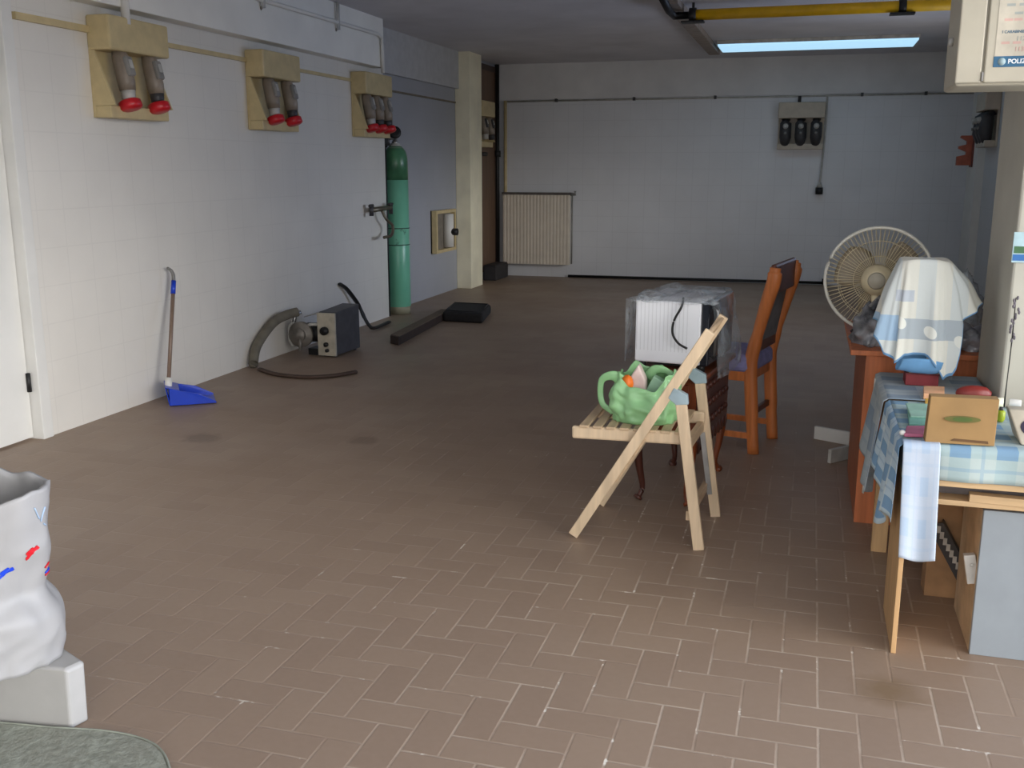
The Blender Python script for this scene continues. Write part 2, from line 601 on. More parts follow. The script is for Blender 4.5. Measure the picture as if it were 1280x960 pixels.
t = thing('heating_pipe', 'white pipe on the left beam dropping to the third socket panel', 'pipe', (-3.72, 6.4, 2.55))
b = MB().tube([(-3.72, 5.2, 2.545), (-3.72, 8.5, 2.56), (-3.72, 8.58, 2.54), (-3.72, 8.6, 2.47), (-3.72, 8.6, 2.24)], .016)
b.build('pipe_run', m_white, t)
for yy in (6.55, 7.72):
    MB().tube([(-3.735, yy, 2.5), (-3.715, yy, 2.5), (-3.715, yy, 2.71)], .014).build('pipe_clip', m_lgrey, t)
tag(MB().tube([(-3.73, 5.05, 2.2), (-3.73, 5.05, 2.69)], .026).build('drop_conduit', m_white, base=(-3.73, 5.05, 2.2)),
    'short white conduit dropping from the beam to the nearest socket panel', 'conduit')

t = thing('corner_pipe', 'black vertical pipe in the far left corner', 'pipe', (-3.95, 12.75, .2))
MB().tube([(-3.95, 12.79, .17), (-3.95, 12.79, 2.705)], .028).build('pipe_length', m_black, t)
MB().tube([(-3.95, 12.79, 1.55), (-3.95, 12.79, 1.63)], .045).build('pipe_collar', m_black, t)
t = thing('radiator_pipe', 'pale vertical pipe feeding the radiator on the back wall', 'pipe', (-3.86, 12.86, .2))
MB().tube([(-3.86, 12.86, .2), (-3.86, 12.86, 2.26)], .022).build('pipe_length', m_beige, t)
MB().tube([(-3.86, 12.86, .26), (-3.8, 12.82, .26)], .02).build('pipe_elbow', m_black, t)

t = thing('wall_conduit', 'thin grey conduit across the whole back wall under the beam', 'conduit', (-1, 12.86, 2.25))
MB().tube([(-3.85, 12.886, 2.25), (1.75, 12.886, 2.25)], .011).build('conduit_run', m_lgrey, t)
for xx in (-3.2, -2.2, -1.2, .5, 1.2):
    MB().box((xx, 12.85, 2.235), (xx + .03, 12.9, 2.275)).build('pipe_clip', m_dgrey, t)

t = thing('gas_pipe', 'yellow gas pipe hung across the ceiling', 'pipe', (0, 8.55, 2.62))
MB().tube([(-.98, 8.55, 2.615), (1.75, 8.55, 2.615)], .042, 14).build('pipe_length', mat('yellow_paint', (236, 186, 24), .45, var=.06), t)
for xx in (-1.0, .58):
    b = MB().tube([(xx - .02, 8.55, 2.615), (xx + .035, 8.55, 2.615)], .056, 14)
    b.box((xx, 8.54, 2.66), (xx + .02, 8.56, 2.71)).box((xx - .08, 8.5, 2.555), (xx + .1, 8.6, 2.568))
    b.build('pipe_bracket', m_black, t)
MB().tube([(-1.0, 8.55, 2.615), (-1.14, 8.56, 2.615), (-1.15, 8.3, 2.62), (-1.15, 7.9, 2.66)], .03).build('pipe_elbow', m_black, t)

# ceiling light
t = thing('ceiling_light', 'long pale blue lit ceiling light under the grey ceiling', 'light', (-.05, 11.2, 2.7))
MB().box((-1.03, 11.09, 2.672), (.95, 11.74, 2.708)).build('light_housing', m_lgrey, t)
MB().box((-1.02, 11.1, 2.655), (.94, 11.73, 2.673)).build('diffuser', emit_mat('lit_diffuser', (172, 216, 244), 1.1), t)

# ------------------------------------------------------------------ socket panels
def socket_panel(label, loc, rz, n, style, width=.54):
    t = thing('socket_panel', label, 'electrical panel', loc, rz, 'industrial socket panels on the walls')
    h = width / 2
    bp = m_beige if style != 'grey' else mat('greyed_beige_enamel', (196, 184, 166), .5, var=.05)
    MB().box((-h, 0, 0), (h, .02, .37)).build('back_plate', bp, t, local=True, bevel=.004)
    MB().box((-h - .005, 0, .36), (h + .005, .15, .545)).build('junction_box', bp, t, local=True, bevel=.012)
    MB().box((-h, .02, 0), (h, .12, .065)).build('bottom_shelf', bp, t, local=True, bevel=.006)
    for sx in ((h - .014, -h) if style != 'grey' else ()):
        MB().prism([(sx, .02, .36), (sx, .02, .065), (sx, .15, .065), (sx, .035, .36)], (0, 0, 0), (.014, 0, 0)).build('side_bracket', bp, t, local=True)
    step = width / n
    for k in range(n):
        x = h - step * (k + .5)
        if style == 'grey':
            s = MB().tube([(x, .05, .35), (x, .1, .3), (x, .11, .14), (x, .09, .06), (x, .07, .015)], [.05, .068, .07, .05, .012], 14).build('socket', m_dgrey, t, local=True)
            MB().tube([(x, .155, .27), (x, .19, .262)], [.034, .03], 12).build('lens', m_lgrey, s, local=True)
            MB().tube([(x, .17, .19), (x, .19, .185)], .016, 8).build('screw_cover', m_greyp, s, local=True)
            continue
        dark = style == 'dark'
        s = MB().tube([(x, .09, .37), (x, .105, .33), (x, .132, .2), (x, .138, .15)], [.034, .046, .05, .044], 16, up=(1, 0, 0)).build('socket', mat('brown_grey_plastic', (140, 128, 114), .4), t, local=True)
        MB().prism([(x - .03, .125, .33), (x - .03, .162, .34), (x - .03, .188, .235), (x - .03, .155, .22)], (0, 0, 0), (.06, 0, 0)).build('hinged_lid', m_greyp if not dark else m_dgrey, s, local=True, bevel=.012)
        MB().prism([(x - .014, .163, .317), (x - .014, .17, .319), (x - .014, .182, .272), (x - .014, .176, .27)], (0, 0, 0), (.028, 0, 0)).build('lens', m_lgrey, s, local=True, bevel=.004)
        MB().tube([(x, .138, .165), (x, .142, .09)], [.042, .036], 14, up=(1, 0, 0)).build('plug', m_lgrey if k == 0 else m_dgrey, s, local=True)
        if not dark:
            MB().lathe([(.048, 0), (.062, .008), (.064, .045), (.05, .056), (.03, .06)], (x, .14, .1), 20, axis=(0, .3, -1)).build('collar', m_red, s, local=True)
    return t


socket_panel('beige socket panel with two separate red sockets, nearest on the left wall beside the door', (-3.86, 5.14, 1.69), -PI / 2, 2, 'red', .53)
socket_panel('beige socket panel with red sockets, second from the door on the left wall', (-3.86, 6.77, 1.68), -PI / 2, 2, 'red', .53)
socket_panel('beige socket panel with three grey sockets, nearest to the gas cylinder', (-3.86, 8.5, 1.68), -PI / 2, 3, 'red', .56)
socket_panel('beige socket panel half hidden behind the left pillar', (-3.965, 12.02, 1.66), -PI / 2, 2, 'dark', .5)
socket_panel('grey three-socket panel in the middle of the back wall', (-.155, 12.9, 1.63), PI, 3, 'grey', .53)
socket_panel('socket panel on the far right wall beside the near right pillar', (1.77, 11.55, 1.62), PI / 2, 3, 'grey', .56)
tag(MB().tube([(-.19, 12.86, 2.17), (-.19, 12.86, 2.25)], .02).build('cable_drop', m_dgrey, base=(-.19, 12.86, 2.17)), 'short grey cable drop above the back wall socket panel', 'conduit')

t = thing('hanging_plug', 'dark plug hanging on a pale cord down the back wall', 'plug', (.11, 12.85, 1.1))
MB().tube(smooth_path([(.125, 12.885, 2.24), (.128, 12.88, 1.9), (.115, 12.87, 1.5), (.1, 12.86, 1.2)]), .011, 8).build('cord', m_lgrey, t)
MB().tube([(.1, 12.86, 1.24), (.1, 12.86, 1.18)], [.018, .035], 12).build('plug_sleeve', m_lgrey, t)
MB().tube([(.1, 12.86, 1.18), (.1, 12.86, 1.1)], .043, 12).build('plug_body', m_black, t)

t = thing('prong_rack', 'rust-red wooden rack with three prongs on the far right pilaster', 'rack', (1.69, 12.3, 1.45))
b = MB()
b.prism([(1.69, 0, 1.44), (1.69, 0, 1.76), (1.56, 0, 1.76), (1.55, 0, 1.74), (1.62, 0, 1.7), (1.62, 0, 1.665), (1.54, 0, 1.645), (1.54, 0, 1.62), (1.62, 0, 1.585), (1.62, 0, 1.555), (1.53, 0, 1.535), (1.53, 0, 1.44)], (0, 12.25, 0), (0, 12.32, 0))
b.build('pronged_board', mat('rust_red_wood', (186, 100, 76), .55), t)
MB().box((1.675, 12.2, 1.42), (1.69, 12.37, 1.78)).build('mounting_plate', mat('rust_red_wood_dark', (120, 58, 46), .55), t)

# radiator
t = thing('radiator', 'cream ribbed panel radiator hung on the back wall', 'radiator', (-3.41, 12.82, .17))
b = MB()
X0, X1 = -3.87, -2.97
n = 20


def rib(u, v):
    x = X0 + (X1 - X0) * u
    k = (u * n) % 1
    bul = .005 * max(0, math.sin(PI * k)) ** .6
    return V((x, 12.775 - bul, .17 + .9 * v))


b.grid(n * 8, 1, rib, smooth=True)
b.box((X0, 12.776, .17), (X1, 12.84, 1.07))
b.build('ribbed_panel', mat('cream_radiator_paint', (226, 215, 198), .5, var=.03), t)
MB().box((X0 - .01, 12.755, 1.07), (X1 + .01, 12.845, 1.1)).build('top_grille', mat('grille_grey', (96, 88, 84), .5), t)
MB().tube([(X1, 12.82, 1.08), (X1 + .06, 12.82, 1.08), (X1 + .06, 12.82, 1.12)], .022).build('valve', m_greyp, t)
MB().tube([(X1 + .02, 12.83, 1.06), (X1 + .02, 12.83, .18)], .01).build('riser', m_greyp, t)
for xx in (-3.7, -3.15):
    MB().box((xx, 12.84, .8), (xx + .03, 12.9, .86)).build('bracket', m_greyp, t)

tag(MB().box((-3.96, 12.2, 0), (-3.79, 12.74, .18)).box((-3.955, 12.21, .18), (-3.795, 12.73, .195)).build('storage_box', mat('charcoal_box', (52, 50, 52), .7), base=(-3.87, 12.47, 0), bevel=.008),
    'low charcoal box on the floor in the far left corner below the black pipe', 'box')

t = thing('black_rod', 'long black rod lying along the foot of the back wall', 'rod', (-1.2, 12.83, 0))
MB().tube([(-3.0, 12.86, .02), (.2, 12.86, .03)], .017).build('shaft', m_black, t)
MB().tube([(.2, 12.86, .045), (.26, 12.86, .045)], .038).build('end_knob', m_black, t)

# ------------------------------------------------------------------ left wall objects
# dustpan
t = thing('dustpan', 'blue long-handled dustpan leaning against the left wall', 'dustpan', (-3.66, 5.22, 0))
D = V((.80, .60, 0)).normalized()
W = V((-D.y, D.x, 0))
O = V((-3.715, 5.165, 0))


def dp(a, b_, z):
    return O + D * a + W * b_ + V((0, 0, z))


m_blue = mat('blue_plastic', (22, 62, 190), .3, var=.06)
b = MB()
b.hexa([dp(0, -.11, .004), dp(.27, -.12, .004), dp(.27, .12, .004), dp(0, .11, .004)], [dp(0, -.11, .012), dp(.27, -.12, .008), dp(.27, .12, .008), dp(0, .11, .012)])
for s in (-1, 1):
    b.prism([dp(0, s * .11, .005), dp(.27, s * .12, .005), dp(.27, s * .12, .015), dp(.17, s * .118, .07), dp(.06, s * .113, .095), dp(0, s * .11, .11)], W * -.003, W * .003)
b.prism([dp(0, -.11, .005), dp(0, .11, .005), dp(-.02, .11, .12), dp(-.02, -.11, .12)], D * -.003, D * .003)
b.hexa([dp(-.02, -.11, .115), dp(.06, -.112, .092), dp(.06, .112, .092), dp(-.02, .11, .115)], [dp(-.02, -.11, .12), dp(.06, -.112, .097), dp(.06, .112, .097), dp(-.02, .11, .12)])
b.build('pan', m_blue, t, bevel=.002)
hb, ht = dp(.0, -.02, .11), pl(217, 352, 0, -3.79)
MB().tube([hb, ht], .0125, 10).build('handle', wood('brown_metal_handle', (128, 108, 94), .3, 2, .06), t)
dd = (ht - hb).normalized()
MB().tube([hb - dd * .02, hb + dd * .05], .022, 10).build('connector', m_white, t)
MB().tube([ht - dd * .08, ht + dd * .005], .0155, 10).build('grip', m_blue, t)
tp = pl(214, 337, 0, -3.81)
MB().tube(smooth_path([ht, ht + dd * .05 + V((0, -.01, 0)), tp + V((0, -.01, .0)), tp + V((0, -.035, .012))]), [.012] * 8 + [.011] * 8 + [.009] * 9, 8).build('hook', m_greyp, t)

# water tap
t = thing('wall_tap', 'tarnished water tap with two handles on the left wall beside the gas cylinder', 'tap', (-3.86, 8.62, 1.0))
MB().tube([(-3.79, 8.42, 1.04), (-3.79, 8.86, 1.05)], .022).tube([(-3.86, 8.62, 1.04), (-3.79, 8.62, 1.04)], .02).build('tap_body', m_brass, t)
for yy in (8.42, 8.86):
    MB().tube([(-3.79, yy, .99), (-3.79, yy, 1.09)], .02).tube([(-3.79, yy - .035, 1.08), (-3.79, yy + .035, 1.08)], .014).build('tap_handle', m_dgrey, t)
MB().tube(smooth_path([(-3.79, 8.65, 1.03), (-3.76, 8.68, .95), (-3.74, 8.78, .88), (-3.73, 8.72, .8), (-3.73, 8.55, .79)]), .014).build('spout', m_brass, t)

# pump unit
A = fl(398, 446)
Bq = fl(420, 447.5)
wv = (Bq - A).normalized()
lv = V((-wv.y, wv.x, 0))
wd = (Bq - A).length
t = thing('pump', 'grey electric pump unit with dials on the floor by the left wall', 'pump', (A + Bq) / 2 + lv * .18)


def q(a, l, z):
    return A + wv * a + lv * l + V((0, 0, z))


LN = .40
b = MB().hexa([q(.005, .02, .015), q(wd, .02, .015), q(wd, LN, .015), q(.005, LN, .015)], [q(.005, .02, .345), q(wd, .02, .345), q(wd, LN, .365), q(.005, LN, .365)])
for (a_, l_) in ((.03, .05), (wd - .03, .05), (.03, LN - .04), (wd - .03, LN - .04)):
    b.tube([q(a_, l_, 0), q(a_, l_, .02)], .014)
b.build('casing', mat('dark_grey_casing', (74, 74, 78), .5), t, bevel=.006)
b = MB().hexa([q(0, 0, .012), q(wd, 0, .012), q(wd, .02, .012), q(0, .02, .012)], [q(0, 0, .34), q(wd, 0, .34), q(wd, .02, .34), q(0, .02, .34)])
b.build('front_panel', mat('scuffed_cream_panel', (186, 178, 160), .5, var=.1, scale=20), t, bevel=.003)
MB().tube([q(wd * .45, -.002, .205), q(wd * .45, -.03, .205)], .032, 14).build('dial', m_black, t)
MB().tube([q(wd * .5, -.002, .1), q(wd * .5, -.02, .1)], .018, 10).build('switch', m_black, t)
MB().tube([q(wd * .55, -.002, .055), q(wd * .55, -.02, .055)], .014, 10).build('switch', m_black, t)
b = MB().tube([q(.01, .12, .17), q(-.14, .1, .17)], .075, 18)
b.box((0, 0, 0), (.1, .12, .05), Matrix.Translation(q(-.12, .06, .0)) @ Matrix.Rotation(math.atan2(wv.y, wv.x), 4, 'Z'))
b.build('motor', m_black, t)
MB().tube([q(-.13, .0, .17), q(-.13, -.04, .17)], .098, 22).tube([q(-.13, -.04, .17), q(-.13, -.06, .17)], .05, 16).tube([q(-.12, -.05, .14), q(-.125, -.055, .05)], .012, 8).build('impeller_cover', mat('scuffed_grey_metal', (140, 134, 126), .5, .3), t)
MB().tube([q(-.215, .0, .07), q(-.215, .0, .11), q(-.215, .0, .22), q(-.21, .0, .26)], [.022, .036, .036, .02], 14).build('filter_bowl', m_lgrey, t)
MB().tube([q(-.21, .0, .22), q(-.205, .03, .31), q(-.17, .06, .33)], .016).build('inlet_pipe', m_steel, t)
MB().hexa([q(-.16, .08, .285), q(.0, .02, .33), q(.02, .16, .345), q(-.1, .2, .31)], [q(-.16, .08, .292), q(.0, .02, .337), q(.02, .16, .352), q(-.1, .2, .317)]).build('bent_cover', mat('bright_metal_sheet', (190, 186, 178), .35, .4), t)
MB().tube([q(.0, .0, .25), q(-.04, -.01, .25), q(-.09, .0, .24)], .012).build('fitting', m_lgrey, t)

hs = q(-.21, .02, .325)
pts = smooth_path([hs + V((.03, 0, .01)), hs + V((-.02, -.08, -.005)), V((-3.8, 6.6, .28)), V((-3.81, 6.38, .15)), V((-3.8, 6.3, .04)), V((-3.79, 6.29, .036))])
tag(MB().tube(pts, .036, 12).build('suction_hose', mat('dusty_grey_hose', (112, 106, 92), .7), base=(-3.8, 6.3, 0)), 'thick grey hose arching from the pump down to the floor', 'hose')
pts = smooth_path([fl(325, 464), fl(345, 470), fl(380, 473.5), fl(415, 472), fl(445, 467)])
tag(MB().tube([p + V((0, 0, .014)) for p in pts], .022, 8, flat=.6).build('rubber_strip', mat('brown_rubber', (76, 58, 48), .7), base=(-3.3, 6.1, 0)), 'curved brown rubber strip lying on the floor before the pump', 'strip')

# black trim strip leaning on the wall
pts = smooth_path([pl(425, 355, 0, -3.835), pl(434, 362, 0, -3.82), pl(448, 381, 0, -3.79), pl(456, 398, 0, -3.74), fl(463, 408.5, .03), fl(470, 409.5, .022), fl(486, 402.5, .022)])
tag(MB().tube(pts, .024, 8, flat=.6).build('trim_strip', m_black, base=(-3.7, 7.9, 0)), 'bent black plastic strip leaning on the left wall behind the pump', 'strip')

# plank and black block
t = thing('plank', 'long dark plank lying on the floor below the gas cylinder', 'plank', (-3.24, 8.4, 0))
p0, p1, p2 = fl(488, 429.5), fl(498.5, 432), fl(562, 397)
dv = (p2 - p1)
b = MB().hexa([p0, p1, p1 + dv, p0 + dv], [v + V((0, 0, .07)) for v in (p0, p1, p1 + dv, p0 + dv)])
b.build('board', mat('dark_stained_board', (58, 46, 40), .6, var=.15), t, bevel=.004)
z7 = V((0, 0, .07))
MB().hexa([p0 + z7 + dv * .01, p1 + z7 + dv * .01, p1 + dv * .99 + z7, p0 + dv * .99 + z7], [v + V((0, 0, .004)) for v in (p0 + z7 + dv * .01, p1 + z7 + dv * .01, p1 + dv * .99 + z7, p0 + dv * .99 + z7)]).build('worn_top', mat('worn_board_top', (104, 86, 70), .7, var=.1), t)
t = thing('foam_block', 'flat black foam block lying on the floor at the end of the plank', 'block', (-3.1, 9.1, 0))
b0, b1 = fl(553, 402), fl(604, 405)
b3 = fl(614, 380, .1)
b3.z = 0
b2 = b0 + (b3 - b1)
b.__init__()
b.hexa([b0, b1, b3, b2], [v + V((0, 0, .1)) for v in (b0, b1, b3, b2)])
b.build('foam_body', mat('black_foam', (34, 33, 34), .85, var=.15, scale=40, bump=.1), t, bevel=.03, segs=3)
seam = [v + V((0, 0, .103)) for v in (b0 * .93 + b3 * .07, b1 * .93 + b2 * .07, b3 * .93 + b0 * .07, b2 * .93 + b1 * .07)]
MB().tube(seam + [seam[0]], .006, 6).build('piping', m_black, t)

# gas cylinder
t = thing('gas_cylinder', 'tall green gas cylinder standing in the left wall recess', 'gas cylinder', (-3.85, 9.16, 0))
cx, cy = -3.855, 9.16
R = .118
mt, nt, bs = new_mat('chipped_green_paint')
n1 = RAMP(nt, NOI(nt, 7, 5, None, .65), .62, .68)
n2 = RAMP(nt, NOI(nt, 3, 3), .35, .65)
gcol = MIX(nt, n2, lin((108, 184, 152)), lin((124, 198, 166)))
nt.links.new(MIX(nt, MA(nt, 'MULTIPLY', n1, .7), gcol, lin((44, 64, 54))), bs.inputs['Base Color'])
bs.inputs['Roughness'].default_value = .3
m_green = mt
MB().lathe([(R * .8, 0.05), (R, .08), (R, 1.3)], (cx, cy, 0), 36).build('cylinder_body', m_green, t)
MB().lathe([(R * .95, 0), (R * .97, .085), (R * .9, .09)], (cx, cy, 0), 36).build('foot_ring', mat('grimy_foot_ring', (150, 146, 122), .6), t)
MB().lathe([(R, 1.3), (R, 1.46), (R * .97, 1.51), (R * .85, 1.565), (R * .62, 1.605), (R * .36, 1.63)], (cx, cy, 0), 36).build('shoulder_coat', mat('dark_green_paint', (76, 132, 96), .3, var=.2, scale=8), t)
MB().lathe([(R * .66, 1.6), (R * .42, 1.625), (R * .36, 1.64), (R * .3, 1.645)], (cx, cy, 0), 24).build('neck_ring', m_lgrey, t)
MB().lathe([(.03, 1.63), (.033, 1.66), (.022, 1.67), (.022, 1.72), (.028, 1.74)], (cx, cy, 0), 18).tube([(cx, cy, 1.69), (cx - .06, cy - .04, 1.69)], .016).build('valve', m_steel, t)
MB().lathe([(.02, -.012), (.055, -.02), (.06, 0), (.055, .02), (.02, .012)], (cx + .01, cy - .02, 1.745), 18, axis=(.55, -.8, .3)).build('hand_wheel', m_black, t)
MB().tube([(cx - .06, cy - .04, 1.62), (cx - .07, cy - .04, 1.72)], .024).tube([(cx - .1, cy, 1.7), (cx - .03, cy - .03, 1.7)], .016).build('regulator', m_dgrey, t)
for zz in (.68, .84):
    MB().lathe([(R + .001, zz - .005), (R + .004, zz - .004), (R + .004, zz + .004), (R + .001, zz + .005)], (cx, cy, 0), 36, cap=False).build('band', mat('dark_green_band', (52, 92, 74), .5), t)
tag(MB().tube([(-3.875, 8.945, .0), (-3.875, 8.945, 1.6)], .018).tube([(-3.875, 8.945, 1.6), (-3.875, 8.945, 1.72)], .03).tube([(-3.98, 8.945, 1.67), (-3.875, 8.945, 1.67)], .012).build('gap_shadow_strip', m_black, base=(-3.875, 8.945, 0)),  # shadow in the gap beside the cylinder, put in as a black strip
    'slim black strip put in as the shadow gap at the wall corner left of the gas cylinder', 'post')

# meter niche box
t = thing('meter_box', 'open cream wall box with a white fitting beside the left pillar', 'meter box', (-4.0, 10.78, .48))
MB().box((-4.0, 10.45, .48), (-3.985, 11.1, .95)).build('back_panel', mat('grey_brown_interior', (128, 120, 108), .7), t)
b = MB()
for (y0, y1, z0, z1) in ((10.45, 10.49, .48, .95), (11.06, 11.1, .48, .95), (10.49, 11.06, .48, .515), (10.49, 11.06, .915, .95)):
    b.box((-4.0, y0, z0), (-3.93, y1, z1))
b.build('box_frame', m_beige, t)
MB().tube([(-3.94, 10.86, .53), (-3.94, 10.86, .9)], .06, 14).build('fitting', m_white, t)
MB().tube([(-3.9, 10.86, .7), (-3.83, 10.86, .7)], .04, 12).build('knob', m_black, t)

# ------------------------------------------------------------------ folding chair (faces left)
t = thing('folding_chair', 'pale birch folding chair with slatted seat in the middle of the floor', 'chair', (-.55, 3.83, 0))
YN, YF = 3.635, 4.03
for yy, dx in ((YN, 0), (YF, .028)):
    ys = yy
    MB().bar((-.815 + dx, ys, .008), (-.318 + dx * .6, ys, .84), .039, .026, (0, 1, 0)).build('front_leg', m_birch, t, bevel=.003)
    yr = ys + (.027 if yy == YN else -.027)
    MB().bar((-.326 + dx, ys, .0), (-.418 + dx, ys, .6), .041, .026, (0, 1, 0)).build('rear_leg', m_birch, t, bevel=.003)
    MB().bar((-.83 + dx, yr, .419), (-.385 + dx, yr, .426), .022, .05, (0, 0, 1)).build('seat_rail', m_birch, t, bevel=.008)
    yh = ys - .016 if yy == YN else ys + .016
    MB().prism([(-.44 + dx, 0, .625), (-.39 + dx, 0, .6), (-.385 + dx, 0, .565), (-.43 + dx, 0, .56), (-.46 + dx, 0, .585)], (0, ys - .0145, 0), (0, ys + .0145, 0)).build('hinge_plate', mat('pale_blue_steel', (158, 178, 186), .35, .3), t, bevel=.002)
for k in range(8):
    x = -.80 + k * .052
    MB().box((x, YN + .01, .441), (x + .036, YF - .005, .452)).build('seat_slat', m_birchx, t, bevel=.003)
# back rail: two slats joining the tops
for (xa, za) in ((-.334, .812), (-.372, .747)):
    MB().bar((xa, YN + .008, za), (xa + .017, YF - .008, za), .012, .056, (.51, 0, .86)).build('back_slat', m_birchx, t, bevel=.003)
MB().bar((-.37, YN, .13), (-.345, YF, .13), .02, .035, (0, 0, 1)).build('stretcher', m_birchx, t)
MB().bar((-.395, YN, .39), (-.37, YF, .39), .02, .045, (0, 0, 1)).build('stretcher', m_birchx, t)
MB().bar((-.715, YN + .01, .19), (-.695, YF - .01, .19), .02, .04, (.51, 0, .86)).build('stretcher', m_birchx, t)
MB().bar((-.66, YN + .016, .24), (-.55, YN + .016, .42), .026, .01, (0, 1, 0)).build('slide_batten', m_birchx, t)
MB().bar((-.325, YF - .02, .1), (-.365, YF - .02, .36), .02, .008, (0, 1, 0)).build('slide_batten', m_steel, t)

# green bag on the chair
t = thing('plastic_bag', 'green plastic carrier bag of shopping on the folding chair seat', 'bag', (-.60, 3.82, .452))
m_gbag = mat('green_polythene', (158, 212, 152), .35, var=.12, scale=9, bump=.2)
m_gbag.node_tree.nodes['Principled BSDF'].inputs['Transmission Weight'].default_value = .12


def bagf(u, v):
    th = 2 * PI * u
    c, s_ = math.cos(th), math.sin(th)
    e = .75
    rx, ry = .128, .104
    prof = .92 + .16 * math.sin(PI * min(v * 1.15, 1)) - .06 * v
    rip = 1 + .09 * (1 - abs(noise.noise(V((c * 3 + 5, s_ * 3, v * 2.2)))) * 2) - .05 + .10 * noise.noise(V((c * 2.4, s_ * 2.4, v * 3.2))) + .06 * noise.noise(V((c * 6, s_ * 6, v * 7))) + .018 * math.sin(11 * th + 3 * v) * v
    dip = max(0, -s_) ** 1.5 * .045 + max(0, s_) * .0
    z = .453 + (.19 - dip + .016 * math.cos(3 * th + 1) + .012 * math.sin(7 * th)) * v + .012 * noise.noise(V((th * 2, v * 3, 1))) * v
    return V((-.575 + rx * prof * rip * math.copysign(abs(c) ** e, c), 3.81 + ry * prof * rip * math.copysign(abs(s_) ** e, s_), z))


b = MB().grid(96, 24, bagf, wrap=True)
bmesh.ops.holes_fill(b.bm, edges=[e for e in b.bm.edges if e.is_boundary and e.verts[0].co.z < .47 and e.verts[1].co.z < .47])
b.build('bag_body', m_gbag, t, solid=.002)
x0 = -.575
for p in (smooth_path([(x0 - .075, 3.77, .6), (x0 - .115, 3.76, .628), (x0 - .16, 3.765, .612), (x0 - .17, 3.775, .56), (x0 - .158, 3.77, .51), (x0 - .115, 3.765, .482)]),
          smooth_path([(x0 + .0, 3.88, .6), (x0 + .03, 3.875, .64), (x0 + .085, 3.865, .632), (x0 + .118, 3.85, .59), (x0 + .112, 3.84, .55)])):
    n_ = len(p)
    MB().tube(p, [.026 - .014 * min(1, i / (n_ * .45)) for i in range(n_)], 10, flat=.25, up=(0, 1, 0)).build('bag_handle', m_gbag, t)
tag(MB().prism([(-.65, 0, .5), (-.565, 0, .5), (-.57, 0, .61), (-.6, 0, .672), (-.632, 0, .62)], (0, 3.785, 0), (0, 3.84, 0)).build('paper_packet', mat('pinkish_white_packet', (236, 214, 206), .6), base=(-.6, 3.8, .5), bevel=.008, segs=3), 'pinkish white packet sticking out of the green bag', 'packet')
tag(MB().blob((-.638, 3.762, .6), (.024, .022, .034), .08, 2, 5).build('fruit', mat('orange_peel', (244, 122, 30), .45), base=(-.645, 3.765, .54)), 'bright orange fruit at the mouth of the green bag', 'fruit')
tag(MB().box((-.57, 3.8, .515), (-.485, 3.85, .615), Matrix.Translation(V((-.53, 3.82, .56))) @ Matrix.Rotation(.45, 4, 'Y') @ Matrix.Translation(-V((-.53, 3.82, .56)))).build('food_carton', mat('pale_green_carton', (170, 214, 180), .5), base=(-.53, 3.82, .52), bevel=.004), 'pale green carton leaning in the green bag', 'carton')

# ------------------------------------------------------------------ carved stool + microwave
A8 = -math.radians(8)
ctr = V((-.495, 4.42, 0))
w8 = V((math.cos(A8), math.sin(A8), 0))
l8 = V((-math.sin(A8), math.cos(A8), 0))


def k8(a, l, z):
    return ctr + w8 * a + l8 * l + V((0, 0, z))


def box8(b, a0, a1, l0, l1, z0, z1):
    return b.hexa([k8(a0, l0, z0), k8(a1, l0, z0), k8(a1, l1, z0), k8(a0, l1, z0)], [k8(a0, l0, z1), k8(a1, l0, z1), k8(a1, l1, z1), k8(a0, l1, z1)])


t = thing('carved_stand', 'dark carved wooden stand on curved legs under the microwave', 'side table', ctr)
box8(MB(), -.165, .165, -.32, .32, .55, .572).build('top_board', m_brownw, t, bevel=.006)
box8(MB(), -.13, .13, -.285, .285, .31, .55).build('body', m_brownw, t, bevel=.004)
b = MB()
box8(b, .131, .14, -.285, .285, .26, .55)
for k in range(9):
    c = k8(.137, -.255 + k * .064, .26)
    b.lathe([(.031, -.004), (.031, .004)], c, 14, axis=w8)
b.build('carved_side', m_darkw, t)
for k in range(8):
    for z in (.34, .42, .5):
        MB().blob(k8(.143, -.22 + k * .064, z), (.012, .016, .016), .2, 3, k + z, False, 10, 7).build('carved_boss', m_darkw, t)
box8(MB(), -.1, .1, -.292, -.285, .34, .53).build('front_panel', mat('red_brown_panel', (120, 60, 38), .35), t, bevel=.004)
for (a, l) in ((-.1, -.265), (.1, -.265), (-.1, .265), (.1, .265)):
    sa, sl = (1 if a > 0 else -1), (1 if l > 0 else -1)
    p = smooth_path([k8(a, l, .33), k8(a + sa * .018, l + sl * .018, .26), k8(a + sa * .012, l + sl * .012, .16), k8(a - sa * .002, l, .06), k8(a + sa * .006, l + sl * .012, .022), k8(a + sa * .014, l + sl * .022, .006)])
    nn = len(p)
    MB().tube(p, [.028 - .016 * min(1, i / (nn * .6)) + (.008 if i > nn * .85 else 0) for i in range(nn)], 10).build('leg', m_darkw if sa < 0 else m_brownw, t)

